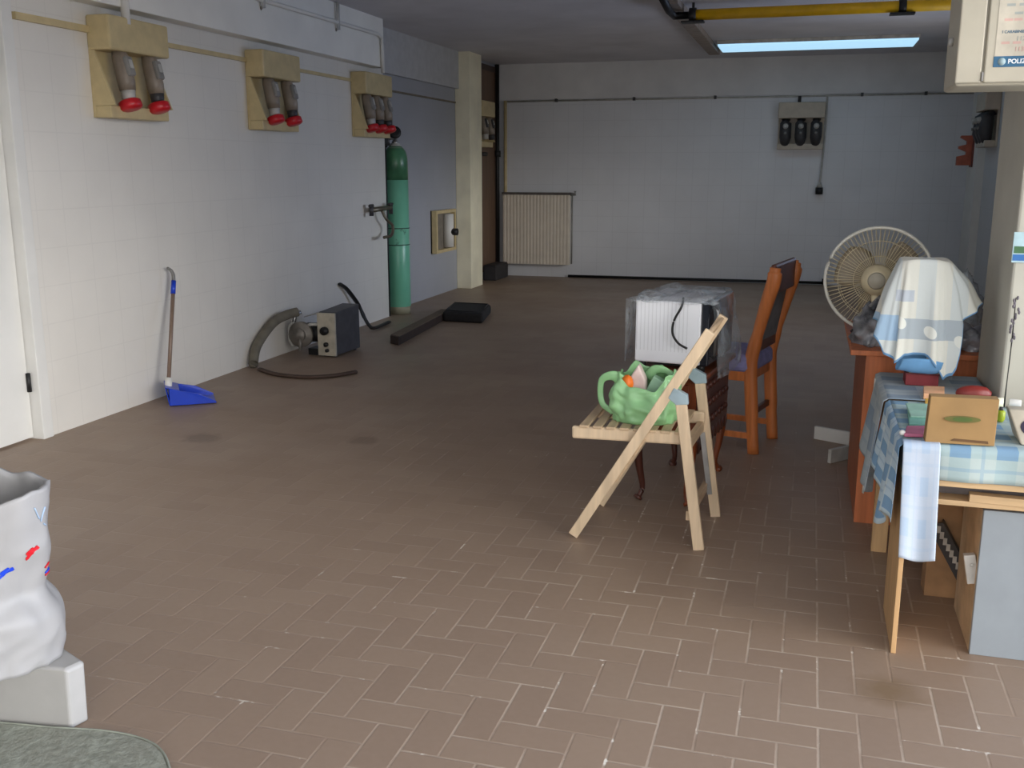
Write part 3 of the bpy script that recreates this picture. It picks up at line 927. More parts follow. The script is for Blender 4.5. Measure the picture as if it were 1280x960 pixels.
t = thing('microwave', 'white microwave oven with dark door on the carved stand', 'microwave', k8(0, 0, .572))
mt, nt, bs = new_mat('white_vented_steel')
tc = nt.nodes.new('ShaderNodeTexCoord')
sp = nt.nodes.new('ShaderNodeSeparateXYZ')
nt.links.new(tc.outputs['Object'], sp.inputs[0])
sl_ = MA(nt, 'GREATER_THAN', MA(nt, 'FRACT', MA(nt, 'MULTIPLY', sp.outputs[0], 60.0)), .75)
ins = MA(nt, 'MULTIPLY', MA(nt, 'LESS_THAN', sp.outputs[0], .04), MA(nt, 'GREATER_THAN', sp.outputs[2], .08))
nt.links.new(MIX(nt, MA(nt, 'MULTIPLY', MA(nt, 'MULTIPLY', sl_, ins), .22), lin((244, 246, 250)), lin((140, 142, 146))), bs.inputs['Base Color'])
bs.inputs['Roughness'].default_value = .45
box8(MB(), -.165, .12, -.215, .25, .6, .868).build('casing', mt, t, bevel=.008)
box8(MB(), .121, .155, -.215, .25, .6, .868).build('door', mat('black_glass', (30, 34, 42), .12), t, bevel=.006)
MB().tube([k8(.163, -.17, .63), k8(.178, -.17, .65), k8(.178, -.17, .83), k8(.163, -.17, .85)], .012).build('door_handle', m_steel, t)
b = MB()
for (a, l) in ((-.14, -.18), (.12, -.18), (-.14, .21), (.12, .21)):
    b.tube([k8(a, l, .572), k8(a, l, .602)], .016)
box8(b, -.12, .1, -.17, .2, .585, .602)
b.build('foot', m_black, t)
MB().tube(smooth_path([k8(.04, -.21, .885), k8(.04, -.235, .85), k8(.01, -.235, .79), k8(.005, -.232, .735), k8(.03, -.232, .695), k8(.07, -.235, .675)]), .005, 8).build('power_cord', m_black, t)


def filmf(u, v):
    th = 2 * PI * u
    c, s = math.cos(th), math.sin(th)
    e = .35
    sx, sy = math.copysign(abs(c) ** e, c), math.copysign(abs(s) ** e, s)
    if v < .3:
        k = v / .3
        zz = .885 + .02 * noise.noise(V((sx * 3 * k, sy * 3 * k, 1.5)))
        a, l = sx * .168 * k, sy * .24 * k
    else:
        k = (v - .3) / .7
        drop = (.30 if (sx < -.3) else (.34 if sx > .3 else .05))
        if sy < -.6 and abs(sx) < .93:
            drop = .02
        zz = .885 - drop * k
        fl_ = .05 * k if sx < 0 else .05 * min(1, k * 1.6)
        a = sx * (.168 + fl_) + .014 * noise.noise(V((sy * 6, k * 5, 2)))
        l = sy * (.25 + .02 * k) + .014 * noise.noise(V((sx * 6, k * 5, 7)))
    zz += .007 * noise.noise(V((sx * 9, sy * 9, v * 8)))
    return k8(a - .01, l + .018, zz)


tag(MB().grid(96, 26, filmf, wrap=True).build('plastic_cover', film_mat('clear_film', (186, 194, 200), .45), base=k8(0, 0, .6)), 'clear crinkled plastic sheet thrown over the microwave', 'cover')

# ------------------------------------------------------------------ wooden chair with blue cushion
t = thing('wooden_chair', 'orange brown wooden chair with blue seat cushion behind the microwave', 'chair', (-.3, 5.18, 0))
n0, f0 = V((-.2, 5.03, 0)), V((-.118, 5.36, 0))
sd = (f0 - n0).normalized()
fw = V((-sd.y, sd.x, 0))               # towards the seat front (left)
m_chair = wood('orange_chair_wood', (206, 122, 66), .4, 2, .12)
for base_, top_ in ((n0, V((-.145, 5.0, .945))), (f0, V((-.055, 5.35, .955)))):
    prof = [(base_ + fw * .0, .030, 0), (base_ + fw * .012, .036, .18), (base_ + fw * .028, .034, .42), (base_ + fw * .03 + V((0, 0, 0)), .036, .5), ]
    up_ = [base_ + V((0, 0, 0)), base_ + fw * .018 + V((0, 0, .2)), base_ + fw * .034 + V((0, 0, .42)), base_ + fw * .028 + V((0, 0, .52)), V((base_.x * .35 + top_.x * .65 - .01, base_.y * .4 + top_.y * .6, .76)), top_ + V((0, 0, -.07)), top_ + V((.004, 0, -.02)), top_ + V((.006, 0, 0))]
    p = smooth_path(up_, 5)
    rad = []
    for i, v in enumerate(p):
        z = v.z
        rad.append(.030 if z < .2 else (.034 if z < .6 else (.028 + .008 * min(1, (z - .6) / .25)) if z < .92 else .028 if z < .945 else .014))
    MB().tube(p, rad, 12, flat=.7, up=tuple(sd)).build('rear_leg', m_chair, t)
tn, tf = V((-.15, 5.0, .885)), V((-.06, 5.35, .895))
MB().bar(tn, tf, .028, .15, (0, 0, 1)).build('top_rail', mat('dark_rail_wood', (104, 56, 34), .4), t, bevel=.012)
MB().bar(V((-.222, 5.03, .545)), V((-.138, 5.36, .55)), .026, .06, (0, 0, 1)).build('lower_rail', mat('dark_rail_wood', (104, 56, 34), .4), t, bevel=.006)
MB().hexa([V((-.215, 5.06, .57)), V((-.2, 5.06, .57)), V((-.128, 5.33, .57)), V((-.143, 5.33, .57))], [V((-.172, 5.06, .82)), V((-.157, 5.06, .82)), V((-.085, 5.33, .82)), V((-.1, 5.33, .82))]).build('back_pad', mat('grey_upholstery', (128, 124, 120), .9, bump=.1), t, bevel=.004)
s0 = n0 + fw * .03
c4 = [s0 - sd * .01, s0 + fw * .34 - sd * .03, s0 + fw * .34 + sd * .37, s0 + sd * .345]
MB().hexa([v + V((0, 0, .37)) for v in c4], [v + V((0, 0, .42)) for v in c4]).build('seat_frame', m_chair, t, bevel=.004)
c4 = [s0 - sd * .022 - fw * .015, s0 + fw * .355 - sd * .04, s0 + fw * .355 + sd * .38, s0 - fw * .015 + sd * .357]
MB().hexa([v + V((0, 0, .415)) for v in c4], [v * .97 + (c4[0] + c4[2]) * .015 + V((0, 0, .505)) for v in c4]).build('seat_cushion', mat('slate_blue_fabric', (140, 138, 182), .9, var=.1, scale=25, bump=.2), t, bevel=.025, segs=3)
for a in (.0, .34):
    v = s0 + fw * (.31) + sd * a
    MB().tube([v, v + V((0, 0, .38))], [.018, .026], 10).build('front_leg', m_chair, t)
    v0 = s0 + sd * a
    MB().bar(v0 + V((0, 0, .09)) - fw * .02, v0 + fw * .31 + V((0, 0, .09)), .018, .03).build('stretcher', m_chair, t)
MB().bar(s0 + V((0, 0, .2)), s0 + sd * .335 + V((0, 0, .2)), .018, .03).build('stretcher', mat('dark_rail_wood', (104, 56, 34), .4), t)

# white slats on floor
t0, t1 = fl(1018, 548), fl(1057, 556)
b = MB().bar(t0 + V((0, 0, .035)), t1 + V((.02, 0, .035)), .02, .07, (0, 0, 1))
tag(b.build('white_batten', m_white, base=(.15, 5.35, 0), bevel=.003), 'upper of two white battens lying by the brown desk', 'batten', 'white battens by the desk')
t0, t1 = fl(1036, 579), fl(1057, 573)
b = MB().bar(t0 + V((0, 0, .035)), t1 + V((.012, 0, .035)), .02, .07, (0, 0, 1))
tag(b.build('white_batten', m_lgrey, base=(.2, 5.0, 0), bevel=.003), 'shorter white batten lying nearer by the foot of the brown desk', 'batten', 'white battens by the desk')

# ------------------------------------------------------------------ brown desk and what stands on it
t = thing('desk', 'orange brown desk standing behind the cloth-covered table', 'desk', (.7, 4.5, 0))
MB().box((.19, 4.1, .695), (1.35, 4.95, .716)).build('desk_top', m_orangew, t, bevel=.003)
MB().box((.25, 4.12, 0), (.6, 4.14, .695)).build('front_panel', m_orangew, t)
MB().box((.25, 4.14, 0), (.272, 4.9, .695)).build('side_panel', wood('side_veneer', (176, 104, 70), .45, 2, .1), t)
MB().box((.6, 4.12, .5), (1.3, 4.14, .695)).build('modesty_panel', m_orangew, t)
MB().box((1.28, 4.14, 0), (1.3, 4.9, .695)).build('side_panel', m_orangew, t)
DZ = .716

# fan, seen from behind
FC = V((.305, 4.6, .945))
AX = V((-.12, -1, .05)).normalized()
t = thing('electric_fan', 'dusty beige electric fan with round cage on the brown desk', 'fan', (.31, 4.62, DZ))
qa = V((0, 0, 1)).rotation_difference(AX)


def fp(r, a, h):
    return FC + qa @ V((r * math.cos(a), r * math.sin(a), h))


RF = .222
ring = [fp(RF, 2 * PI * k / 48, 0) for k in range(49)]
MB().tube(ring, .0075, 8, cap=False).build('cage_rim', mat('pale_cream_rim', (236, 234, 222), .35), t)
for sgn, nm in ((1, 'rear_guard'), (-1, 'front_guard')):
    b = MB()
    for k in range(72):
        a = 2 * PI * k / 72
        b.tube([fp(.05, a, sgn * .055), fp(.13, a, sgn * .048), fp(.195, a, sgn * .025), fp(RF, a, 0)], .0013, 4, cap=False)
    for rr, hh in ((.1, .053), (.165, .038)):
        b.tube([fp(rr, 2 * PI * k / 40, sgn * hh) for k in range(41)], .0014, 4, cap=False)
    b.build(nm, m_fanb, t)
for k in range(3):
    a0 = 2 * PI * k / 3 + .35

    def blade(u, v):
        r = .04 + .145 * u
        wd_ = .45 + .32 * math.sin(PI * min(1, u * .85 + .15))
        a = a0 + (v - .5) * 2 * wd_ + .2 * u
        return fp(r, a, -.018 + .03 * (v - .5))
    MB().grid(10, 8, blade).build('blade', mat('smoky_beige_blade', (150, 136, 112), .35), t, solid=.003)
MB().lathe([(.03, -.05), (.04, -.03), (.05, .03), (.062, .05), (.068, .075), (.062, .1), (.045, .118), (.0355, .122)], FC, 28, axis=AX).build('motor_housing', m_fanb, t)
MB().lathe([(.034, .12), (.036, .132), (.03, .14)], FC, 24, axis=AX).build('rear_cap', m_cream, t)
MB().tube(smooth_path([fp(0, 0, .07) + V((0, 0, -.04)), fp(0, 0, .075) + V((.0, 0, -.1)), V((.312, 4.56, .8)), V((.315, 4.58, DZ + .02))]), .02, 12).build('neck', m_fanb, t)
MB().lathe([(.095, 0), (.1, .01), (.09, .024), (.03, .034)], (.315, 4.6, DZ), 28).build('stand_foot', m_fanb, t)

tag(MB().blob((.285, 4.28, DZ + .062), (.08, .1, .1), .5, 2.2, 2.0).build('plastic_bundle', mat('crumpled_dark_film', (164, 166, 172), .12, var=.45, scale=9, bump=.5), base=(.285, 4.28, DZ)), 'crumpled dark plastic bundle on the desk left of the draped cloth', 'plastic bundle', 'dark plastic bundles on the desk')
tag(MB().tube([(.20, 4.26, DZ + .09), (.30, 4.3, DZ + .19)], .009).build('grey_stick', m_greyp, base=(.25, 4.28, DZ)), 'thin grey stick poking out of the dark plastic bundle', 'stick')
tag(MB().blob((.62, 4.24, DZ + .04), (.1, .07, .06), .5, 2.6, 8.0).build('plastic_bundle', mat('crumpled_dark_film', (84, 84, 90), .2), base=(.62, 4.24, DZ)), 'dark crumpled plastic bundle on the desk right of the draped cloth', 'plastic bundle', 'dark plastic bundles on the desk')
tag(MB().blob((.605, 4.36, DZ + .12), (.085, .06, .16), .35, 2.6, 5.0).build('clear_bag', film_mat('milky_film', (196, 208, 216), .55, .25), base=(.605, 4.36, DZ)), 'milky clear plastic bag on the desk beside the near right pillar', 'bag')

# ------------------------------------------------------------------ cloth-covered tables on the right
TZ = .655
t = thing('work_table', 'plywood work table with shelf beside the right pillar', 'table', (.7, 3.2, 0))
MB().box((.305, 2.952, TZ - .122), (1.25, 3.5, TZ - .004 - .1)).build('table_top', m_plyx, t, bevel=.002)
MB().box((.312, 2.96, .0), (.326, 3.29, TZ - .122)).build('side_panel', m_ply, t, bevel=.0015)
MB().box((.33, 2.985, .468), (1.25, 3.48, .484)).build('shelf', m_plyx, t, bevel=.002)
MB().box((1.2, 2.97, 0), (1.25, 3.5, TZ - .122)).build('side_panel', m_ply, t)
MB().box((.326, 3.45, .45), (1.2, 3.47, .533)).build('rear_rail', m_ply, t)
MB().box((.305, 2.952, TZ - .104), (1.25, 3.5, TZ - .004)).build('top_padding', mat('padded_top', (150, 160, 168), .9), t)
tag(MB().box((.49, 2.972, .4845), (.8, 3.005, .506), Matrix.Translation(V((.6, 3, 0))) @ Matrix.Rotation(-.06, 4, 'Z') @ Matrix.Translation(V((-.6, -2.995, 0)))).build('wood_offcut', m_plyx, base=(.63, 2.99, .485)), 'pale wood offcut lying on the table shelf', 'offcut')
tag(MB().box((.4, 3.05, .4845), (.95, 3.38, .53)).box((.42, 3.06, .53), (.9, 3.36, .537)).build('grey_folder', mat('dull_grey_card', (112, 106, 106), .8), base=(.7, 3.2, .485)), 'flat dark grey folder stack on the table shelf', 'folder')

t = thing('side_table', 'narrow rear table under the grey blue cloth', 'table', (.47, 3.7, 0))
MB().box((.3, 3.52, TZ - .03), (.635, 3.98, TZ - .005)).build('table_top', m_plyx, t)
for (xx, yy) in ((.3, 3.8), (.57, 3.8), (.3, 3.54), (.57, 3.54)):
    if yy > 3.7 or xx > .4:
        MB().box((xx, yy, 0), (xx + .055, yy + .03, TZ - .03)).build('leg', m_ply, t, bevel=.002)
MB().box((.36, 3.8, .5), (.57, 3.83, .6)).build('rail', m_ply, t)

m_plaid = plaid_mat('blue_check_cloth', (176, 190, 188), (154, 178, 182), (122, 154, 180), 8, 5)
m_plaid2 = plaid_mat('grey_blue_check_cloth', (176, 184, 186), (158, 170, 178), (138, 154, 168), 3, 3)
m_plaid3 = plaid_mat('blue_patch_cloth', (202, 216, 220), (168, 192, 208), (124, 158, 188), 3.4, 2.6)


def clothtop(u, v):                     # v: from the back over the front edge and down the hem
    x = .298 + .97 * u
    s = v * (.545 + .098)
    if s < .545:
        y, z = 3.495 - s, TZ + .0015 * noise.noise(V((x * 9, s * 9, 0)))
    else:
        k = s - .545
        y = 2.945 - .004 - .006 * math.sin(x * 30) * min(1, k / .06)
        z = TZ - .003 - k
    return V((x, y, z))


def clothside(u, v):                    # left hanging flap of the front cloth
    y = 3.5 - .56 * u
    fall = .24 - .05 * math.cos(u * 5) + .03 * math.sin(u * 13)
    z = TZ - fall * v
    x = .298 - .012 - .02 * v - .014 * v * math.sin(u * 24) + (.012 if v == 0 else 0)
    return V((x, y, z))


t = thing('tablecloth', 'blue checked tablecloth with teal hem over the work table', 'tablecloth', (.7, 3.2, TZ))
MB().grid(60, 40, clothtop).build('cloth_top', m_plaid, t, solid=.002)
MB().grid(60, 20, clothside).build('hanging_flap', m_plaid3, t, solid=.002)


def cloth2(u, v):
    # rear cloth: top sheet then flap over the left side
    y = 3.515 + .46 * u
    s = v * (.34 + .36)
    if s < .34:
        return V((.632 - s, y, TZ + .002 + .002 * noise.noise(V((s * 12, y * 12, 3)))))
    k = (s - .34) / .36
    return V((.292 - .012 - .025 * k - .018 * k * math.sin(u * 16 + 1), y + .06 * k * (u - .5), TZ - .36 * k * (.75 + .25 * math.sin(u * 3 + .6))))


gcl = MB().grid(40, 50, cloth2).build('grey_cloth', m_plaid2, base=(.46, 3.74, TZ), solid=.002)
tag(gcl, 'grey blue checked cloth covering the narrow rear table', 'tablecloth')


def towel(u, v):
    x = .294 + .098 * u
    s = v * .37
    if s < .03:
        return V((x, 2.965 - s, TZ + .005))
    k = (s - .03) / .34
    return V((x + .012 * k, 2.93 - .008 - .008 * math.sin(u * 7 + 1) * k, TZ + .005 - .345 * k * (1 - .02 * math.cos(u * 6))))


tag(MB().grid(24, 40, towel).build('white_towel', plaid_mat('white_towel_cloth', (186, 197, 212), (180, 194, 211), (170, 189, 211), 2, 3), base=(.34, 2.93, .3), solid=.003), 'white cloth hanging down the front left corner of the work table', 'cloth')


def strip(u, v):
    y = 3.9 + .06 * u
    return V((.278 - .02 * v - .004 * math.sin(u * 6), y - .1 * v, TZ - .01 - .42 * v))


MB().grid(6, 20, strip).build('lining_strip', mat('off_white_cloth', (214, 210, 200), .9), gcl, solid=.003)

# items on the table
t = thing('carton', 'tan cardboard carton with green oval mark standing on the table', 'box', (.44, 3.0, TZ))
p0, p1 = fl(1156, 553, TZ + .004), fl(1243, 558, TZ + .004)
hgt = .128
bk = V((.028, .05, 0))
p2, p3 = p1 + V((.006, .028, hgt)), p0 + V((.008, .028, hgt))
MB().hexa([p0, p1, p1 + V((0, .05, 0)), p0 + V((0, .05, 0))], [p3, p2, p2 + V((0, .045, 0)), p3 + V((0, .045, 0))]).build('box_body', m_card, t, bevel=.002)
cen = (p0 + p1 + p2 + p3) / 4 + V((0, -.0025, .006))
ex, ez = (p1 - p0).normalized(), (p3 - p0).normalized()
MB().prism([cen + ex * (.048 * math.cos(a)) + ez * (.009 * math.sin(a)) for a in [2 * PI * k / 24 for k in range(24)]], (0, 0, 0), (0, -.0012, 0)).build('oval_mark', mat('olive_ink', (98, 96, 44), .8), t)
MB().prism([cen + ex * (.026 * math.cos(a)) + ez * (.006 * math.sin(a)) + V((0, -.0012, 0)) for a in [2 * PI * k / 24 for k in range(24)]], (0, 0, 0), (0, -.0008, 0)).build('mark_center', mat('green_ink', (78, 98, 40), .8), t)
ftn = V((0, -.0015, 0))
sl0 = p0 + (p1 - p0) * .36 + ez * .010 + ftn
MB().prism([sl0, sl0 + ex * .1 - ez * .004, sl0 + ex * .098 + ez * .003, sl0 + ex * .01 + ez * .006], (0, -.001, 0), (0, .0005, 0)).build('flap_slot', mat('dark_card_slot', (96, 70, 44), .9), t)


def slab(name, label, cat, corners, z0, h, m_, bev=.002, group=None):
    cs = [fl(x, y, z0) for x, y in corners]
    c = sum(cs, V((0, 0, 0))) / len(cs)
    c.z = z0
    o = MB().hexa(cs, [v + V((0, 0, h)) for v in cs]).build(name, m_, base=c, bevel=bev)
    return tag(o, label, cat, group)


slab('booklet', 'teal booklet lying on the table left of the tan carton', 'booklet', ((1136, 534), (1160, 536), (1164, 512), (1134, 512)), TZ + .004, .012, mat('teal_paper', (118, 176, 160), .6), group='booklets on the table')
slab('booklet', 'pale green booklet lying on top of the teal one', 'booklet', ((1138, 522), (1160, 523), (1166, 507), (1132, 506)), TZ + .0165, .006, mat('pale_green_paper', (150, 190, 172), .6), group='booklets on the table')
slab('notepad', 'pink notepad at the front of the table left of the carton', 'notepad', ((1130, 546), (1154, 547), (1156, 536), (1133, 536)), TZ + .004, .01, mat('pink_paper', (180, 98, 128), .6))
tag(MB().blob(fl(1128, 541, TZ + .012), (.009, .009, .009), .1, 2, 1, True, 14, 10).build('white_ball', m_white, base=fl(1128, 541, TZ)), 'small white ball at the table corner beside the pink notepad', 'ball')
slab('small_carton', 'peach coloured small carton behind the tan carton on the table', 'box', ((1154, 499), (1180, 500), (1180, 490), (1154, 489)), TZ + .004, .02, mat('peach_card', (226, 172, 130), .7))
slab('yellow_packet', 'yellow packet lying below the peach carton', 'packet', ((1156, 508), (1166, 509), (1168, 502), (1156, 501)), TZ + .004, .01, mat('yellow_card', (226, 176, 66), .6))
rc = fl(1217, 501, TZ + .004)
t = thing('red_case', 'red soft case with dark underside at the back of the table', 'case', rc)
MB().blob(rc + V((0, .02, .022)), (.055, .026, .026), .08, 2, 4).build('case_top', mat('red_leather', (132, 42, 36), .45), t)
MB().box((rc.x - .047, rc.y - .002, rc.z), (rc.x + .052, rc.y + .04, rc.z + .008)).build('case_base', mat('dark_red_leather', (90, 30, 28), .5), t, bevel=.003)
c1 = fl(1246, 512, TZ + .004)
t = thing('jar', 'small white jar on its side behind the carton', 'jar', c1)
MB().tube([c1 + V((-.018, .02, .018)), c1 + V((.02, .014, .018))], .018, 16).build('jar_body', mat('milky_jar', (226, 228, 200), .3), t)
MB().tube([c1 + V((-.026, .0215, .018)), c1 + V((-.017, .02, .018))], .02, 16).build('lid', mat('blue_white_lid', (196, 212, 230), .3), t)
c1 = fl(1267, 510, TZ + .004)
tag(MB().tube([c1 + V((-.014, .01, .014)), c1 + V((.022, .004, .014))], [.014, .013], 14).build('spool', m_white, base=c1, bevel=.002), 'small white spool right of the white jar', 'spool')
c1 = fl(1250, 527, TZ + .004)
t = thing('green_tube', 'lime green tube standing between the carton and the white holder', 'tube', c1)
MB().lathe([(.009, 0), (.013, .01), (.013, .03), (.008, .036)], c1, 14).build('tube_body', mat('lime_plastic', (168, 184, 40), .4), t)
MB().lathe([(.006, .034), (.006, .046)], c1, 12).build('cap', m_dgrey, t)
t = thing('tissue_holder', 'white slanted holder with dark oval opening at the right of the table', 'holder', (.65, 3.04, TZ))
h0, h1 = fl(1276, 556, TZ + .004), fl(1262, 519, TZ + .004)
tb = [h0, h0 + V((.16, 0, 0)), h0 + V((.16, .12, 0)), h0 + V((-.0, .12, 0))]
tt = [h0 + V((-.028, .07, .085)), h0 + V((.16, .07, .085)), h0 + V((.16, .12, .085)), h0 + V((-.028, .12, .085))]
MB().hexa(tb, tt).build('holder_body', mat('holder_cream', (184, 176, 158), .6), t, bevel=.004)
mid = (tb[0] + tt[0]) / 2
ev = (tt[0] - tb[0])
nrm = V((0, -.85, .7)).normalized()
MB().prism([mid + V((.065 + .05 * math.cos(a), 0, 0)) + V((0, .07, .085)) * (.3 * math.sin(a)) for a in [2 * PI * k / 24 for k in range(24)]], nrm * -.001, nrm * .0015).build('oval_opening', mat('dark_violet_opening', (44, 38, 58), .6), t)

# appliance hidden under the tea cloth
cB = V((.42, 3.79, TZ))
t = thing('red_box', 'small dark red box on the rear table under the white stand', 'box', (.42, 3.79, TZ + .004))
MB().box((.365, 3.745, TZ + .005), (.475, 3.835, TZ + .044)).build('box_body', mat('dark_red_card', (128, 40, 46), .6), t, bevel=.002)
MB().box((.362, 3.742, TZ + .044), (.478, 3.838, TZ + .05)).build('box_lid', mat('dark_red_lid', (104, 36, 42), .6), t, bevel=.002)
t = thing('covered_appliance', 'white appliance stand with black post mostly hidden beneath the tea cloth', 'appliance', (.42, 3.79, TZ + .05))
MB().box((.372, 3.735, TZ + .051), (.475, 3.83, TZ + .074)).build('base', m_cream, t, bevel=.004)
MB().box((.385, 3.77, TZ + .074), (.42, 3.81, TZ + .34)).build('post', m_black, t, bevel=.002)
MB().tube([(.435, 3.755, TZ + .074), (.435, 3.755, TZ + .085), (.435, 3.755, TZ + .16)], [.012, .005, .005], 10).build('stem', m_white, t)
MB().box((.335, 3.74, TZ + .3), (.475, 3.87, TZ + .43)).build('head', m_lgrey, t, bevel=.03, segs=3)


def teacloth(u, v):
    th = 2 * PI * u
    c, s = math.cos(th), math.sin(th)
    tx, ty = .40 + .078 * math.copysign(abs(c) ** .5, c), 3.805 + .062 * math.copysign(abs(s) ** .5, s)
    zt = 1.103 + .003 * math.sin(3 * th)
    if v < .22:
        k = v / .22
        return V((.40 + (tx - .40) * k, 3.805 + (ty - 3.805) * k, zt + .002 * (1 - k)))
    k = (v - .22) / .78
    # hem lengths by direction (front = -y); the right corner flares, the front hangs longest
    a = math.degrees(math.atan2(s, c)) % 360      # 0 right, 180 left, 270 front
    keys = [(0, .15, .115), (30, .2, .05), (90, .26, .03), (150, .24, .05), (180, .22, .075), (200, .27, .07), (214, .33, .05), (236, .36, .03), (255, .335, .02), (272, .33, .028), (290, .37, .04), (306, .41, .05), (318, .39, .055), (332, .2, .07), (345, .17, .11), (360, .15, .115)]
    for (a0, l0, f0_), (a1, l1, f1_) in zip(keys, keys[1:]):
        if a0 <= a <= a1:
            q_ = (a - a0) / (a1 - a0)
            q_ = q_ * q_ * (3 - 2 * q_)
            L, fl_ = l0 + (l1 - l0) * q_, f0_ + (f1_ - f0_) * q_
            break
    fold = .010 * math.sin(th * 9 + 1.0) * k ** .8 + .006 * math.sin(th * 17) * k
    out = fl_ * k ** .75 + fold
    return V((tx + c * out, ty + s * out, zt - L * k - .004 * math.sin(k * 9)))


o = MB().grid(120, 40, teacloth, wrap=True)
# blue lining shows on the curled hem
tag(o.build('tea_cloth', tea_mat(), base=(.4, 3.8, .72), solid=.003), 'white and pale blue checked tea cloth with blue hem draped over the appliance', 'cloth')


def curl(u, v):
    x = .338 + .135 * u
    a = -.3 + 3.6 * v
    r = .032 + .012 * math.sin(u * 3.0)
    return V((x - .01 * math.sin(v * 4), 3.735 - .004 + r * math.cos(a) * .7, .765 + .012 * math.sin(u * 4) - r * math.sin(a) * 1.1 - .02 * (1 - abs(u - .4))))


tag(MB().grid(24, 20, curl).build('blue_cloth', mat('blue_cotton', (106, 156, 200), .9, var=.08, bump=.1), base=(.4, 3.73, .74), solid=.003), 'blue cloth bunched under the hem of the tea cloth', 'cloth')

# below the table
t = thing('polystyrene_box', 'tall white box with tan cardboard side under the table', 'box', (.75, 3.2, 0))
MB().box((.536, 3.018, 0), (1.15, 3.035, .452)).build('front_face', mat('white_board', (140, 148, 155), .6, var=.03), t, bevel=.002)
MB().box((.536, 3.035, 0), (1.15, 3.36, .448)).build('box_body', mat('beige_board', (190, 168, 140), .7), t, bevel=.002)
MB().tube([(.66, 3.016, .45), (.672, 3.016, .3)], .004, 6).build('crease', m_greyp, t)
t = thing('angle_bar', 'dark perforated steel angle bar leaning under the table', 'bar', (.45, 3.3, 0))
pa, pb = V((.415, 3.18, .462)), V((.515, 3.02, .235))
pb = pl(1205, 722, 1, 3.40)
pa = pl(1170, 655, 1, 3.40)
low = pb + (pb - pa) * (pb.z / (pa.z - pb.z))
MB().bar(pa, low, .006, .05, (1, -.2, .3)).bar(pa + V((.02, .0, .012)), low + V((.02, .0, .012)), .03, .005, (1, -.2, .3)).build('angle_iron', m_dgrey, t)
dvv = (low - pa)
for k in range(12):
    c = pa + dvv * (.06 + .075 * k) + V((.0, -.0045, 0))
    MB().box((-.006, -.002, -.012), (.006, .002, .012), Matrix.Translation(c)).build('slot', m_lgrey, t)
tag(MB().box((.45, 3.43, 0), (.565, 3.53, .44)).box((.447, 3.426, .38), (.568, 3.43, .44)).build('cardboard_box', mat('brown_cardboard', (176, 138, 100), .8), base=(.5, 3.48, 0), bevel=.002), 'brown cardboard box standing behind the white box under the table', 'box')
o = MB().box((-.016, -.012, -.045), (.016, .012, .045), Matrix.Translation(V((.524, 3.06, .255))) @ Matrix.Rotation(-.2, 4, 'Y'))
o.tube([(.524, 3.047, .27), (.524, 3.043, .27)], .006, 8)
tag(o.build('switch_box', m_lgrey, base=(.524, 3.06, .21), bevel=.003), 'small pale grey block fixed to the side of the white box', 'block')

# ------------------------------------------------------------------ meter cabinet on the near right pillar
t = thing('wall_cabinet', 'cream metal wall cabinet with stickers on the near right pillar', 'cabinet', (.7, 3.58, 1.65))
CY = 3.29
CX = .388
MB().box((CX, CY + .012, 1.652), (1.1, 3.58, 2.35)).build('cabinet_body', m_cream, t, bevel=.01)
MB().box((CX - .002, CY, 1.66), (CX + .068, CY + .012, 2.35)).build('frame_strip', m_cream, t, bevel=.004)
MB().box((CX + .074, CY - .003, 1.66), (1.1, CY + .012, 2.35)).build('cabinet_door', m_cream, t, bevel=.004)
MB().box((CX + .0685, CY - .004, 1.665), (CX + .0735, CY + .002, 1.69)).build('hinge', m_greyp, t)
MB().tube([(CX - .001, 3.42, 1.79), (CX - .014, 3.42, 1.79)], .012, 12).build('screw_cap', m_lgrey, t)
SY = CY - .0035
st = MB().box((CX + .098, SY - .0006, 1.705), (CX + .29, SY, 2.0)).build('notice_sticker', mat('aged_paper', (200, 192, 174), .6), t)
m_sblue = mat('sticker_blue', (40, 96, 130), .5)
m_sred = mat('faded_red_ink', (208, 172, 160), .7)
m_sgrey = mat('faded_grey_ink', (168, 172, 166), .7)
MB().box((CX + .096, SY - .0012, 1.702), (CX + .29, SY, 1.732)).build('blue_banner', m_sblue, t, bevel=.004)
MB().lathe([(.0105, 0), (.0105, .0006)], (CX + .118, SY - .0012, 1.717), 20, axis=(0, -1, 0)).build('round_emblem', mat('emblem_grey', (150, 172, 176), .6), t)
RM = Matrix.Rotation(PI / 2, 4, 'X')
text_mesh('POLIZIA', .0175, mat('sticker_white', (236, 240, 242), .5), 'lettering', t, Matrix.Translation(V((CX + .134, SY - .0016, 1.7115))) @ RM, .0004)
text_mesh('I CARABINIERI IN', .0105, mat('dark_blue_ink', (84, 112, 130), .6), 'lettering', t, Matrix.Translation(V((CX + .112, SY - .001, 1.795))) @ RM, .0003)
text_mesh('112', .017, m_sgrey, 'lettering', t, Matrix.Translation(V((CX + .15, SY - .001, 1.774))) @ RM, .0003)
text_mesh('113', .017, m_sred, 'lettering', t, Matrix.Translation(V((CX + .148, SY - .001, 1.745))) @ RM, .0003)
b = MB()
bg = MB()
for (z, xs, which) in ((1.765, (.112, .142, .18, .205), b), (1.828, (.115, .14, .17, .2), b), (1.845, (.14, .165, .2), bg), (1.868, (.118, .15, .19), bg), (1.885, (.12, .16, .2), bg), (1.905, (.13, .18), b)):
    for xx in xs:
        which.box((CX + xx, SY - .001, z), (CX + xx + .022, SY - .0003, z + .007))
b.build('faded_print', m_sred, t)
bg.build('faded_print', m_sgrey, t)

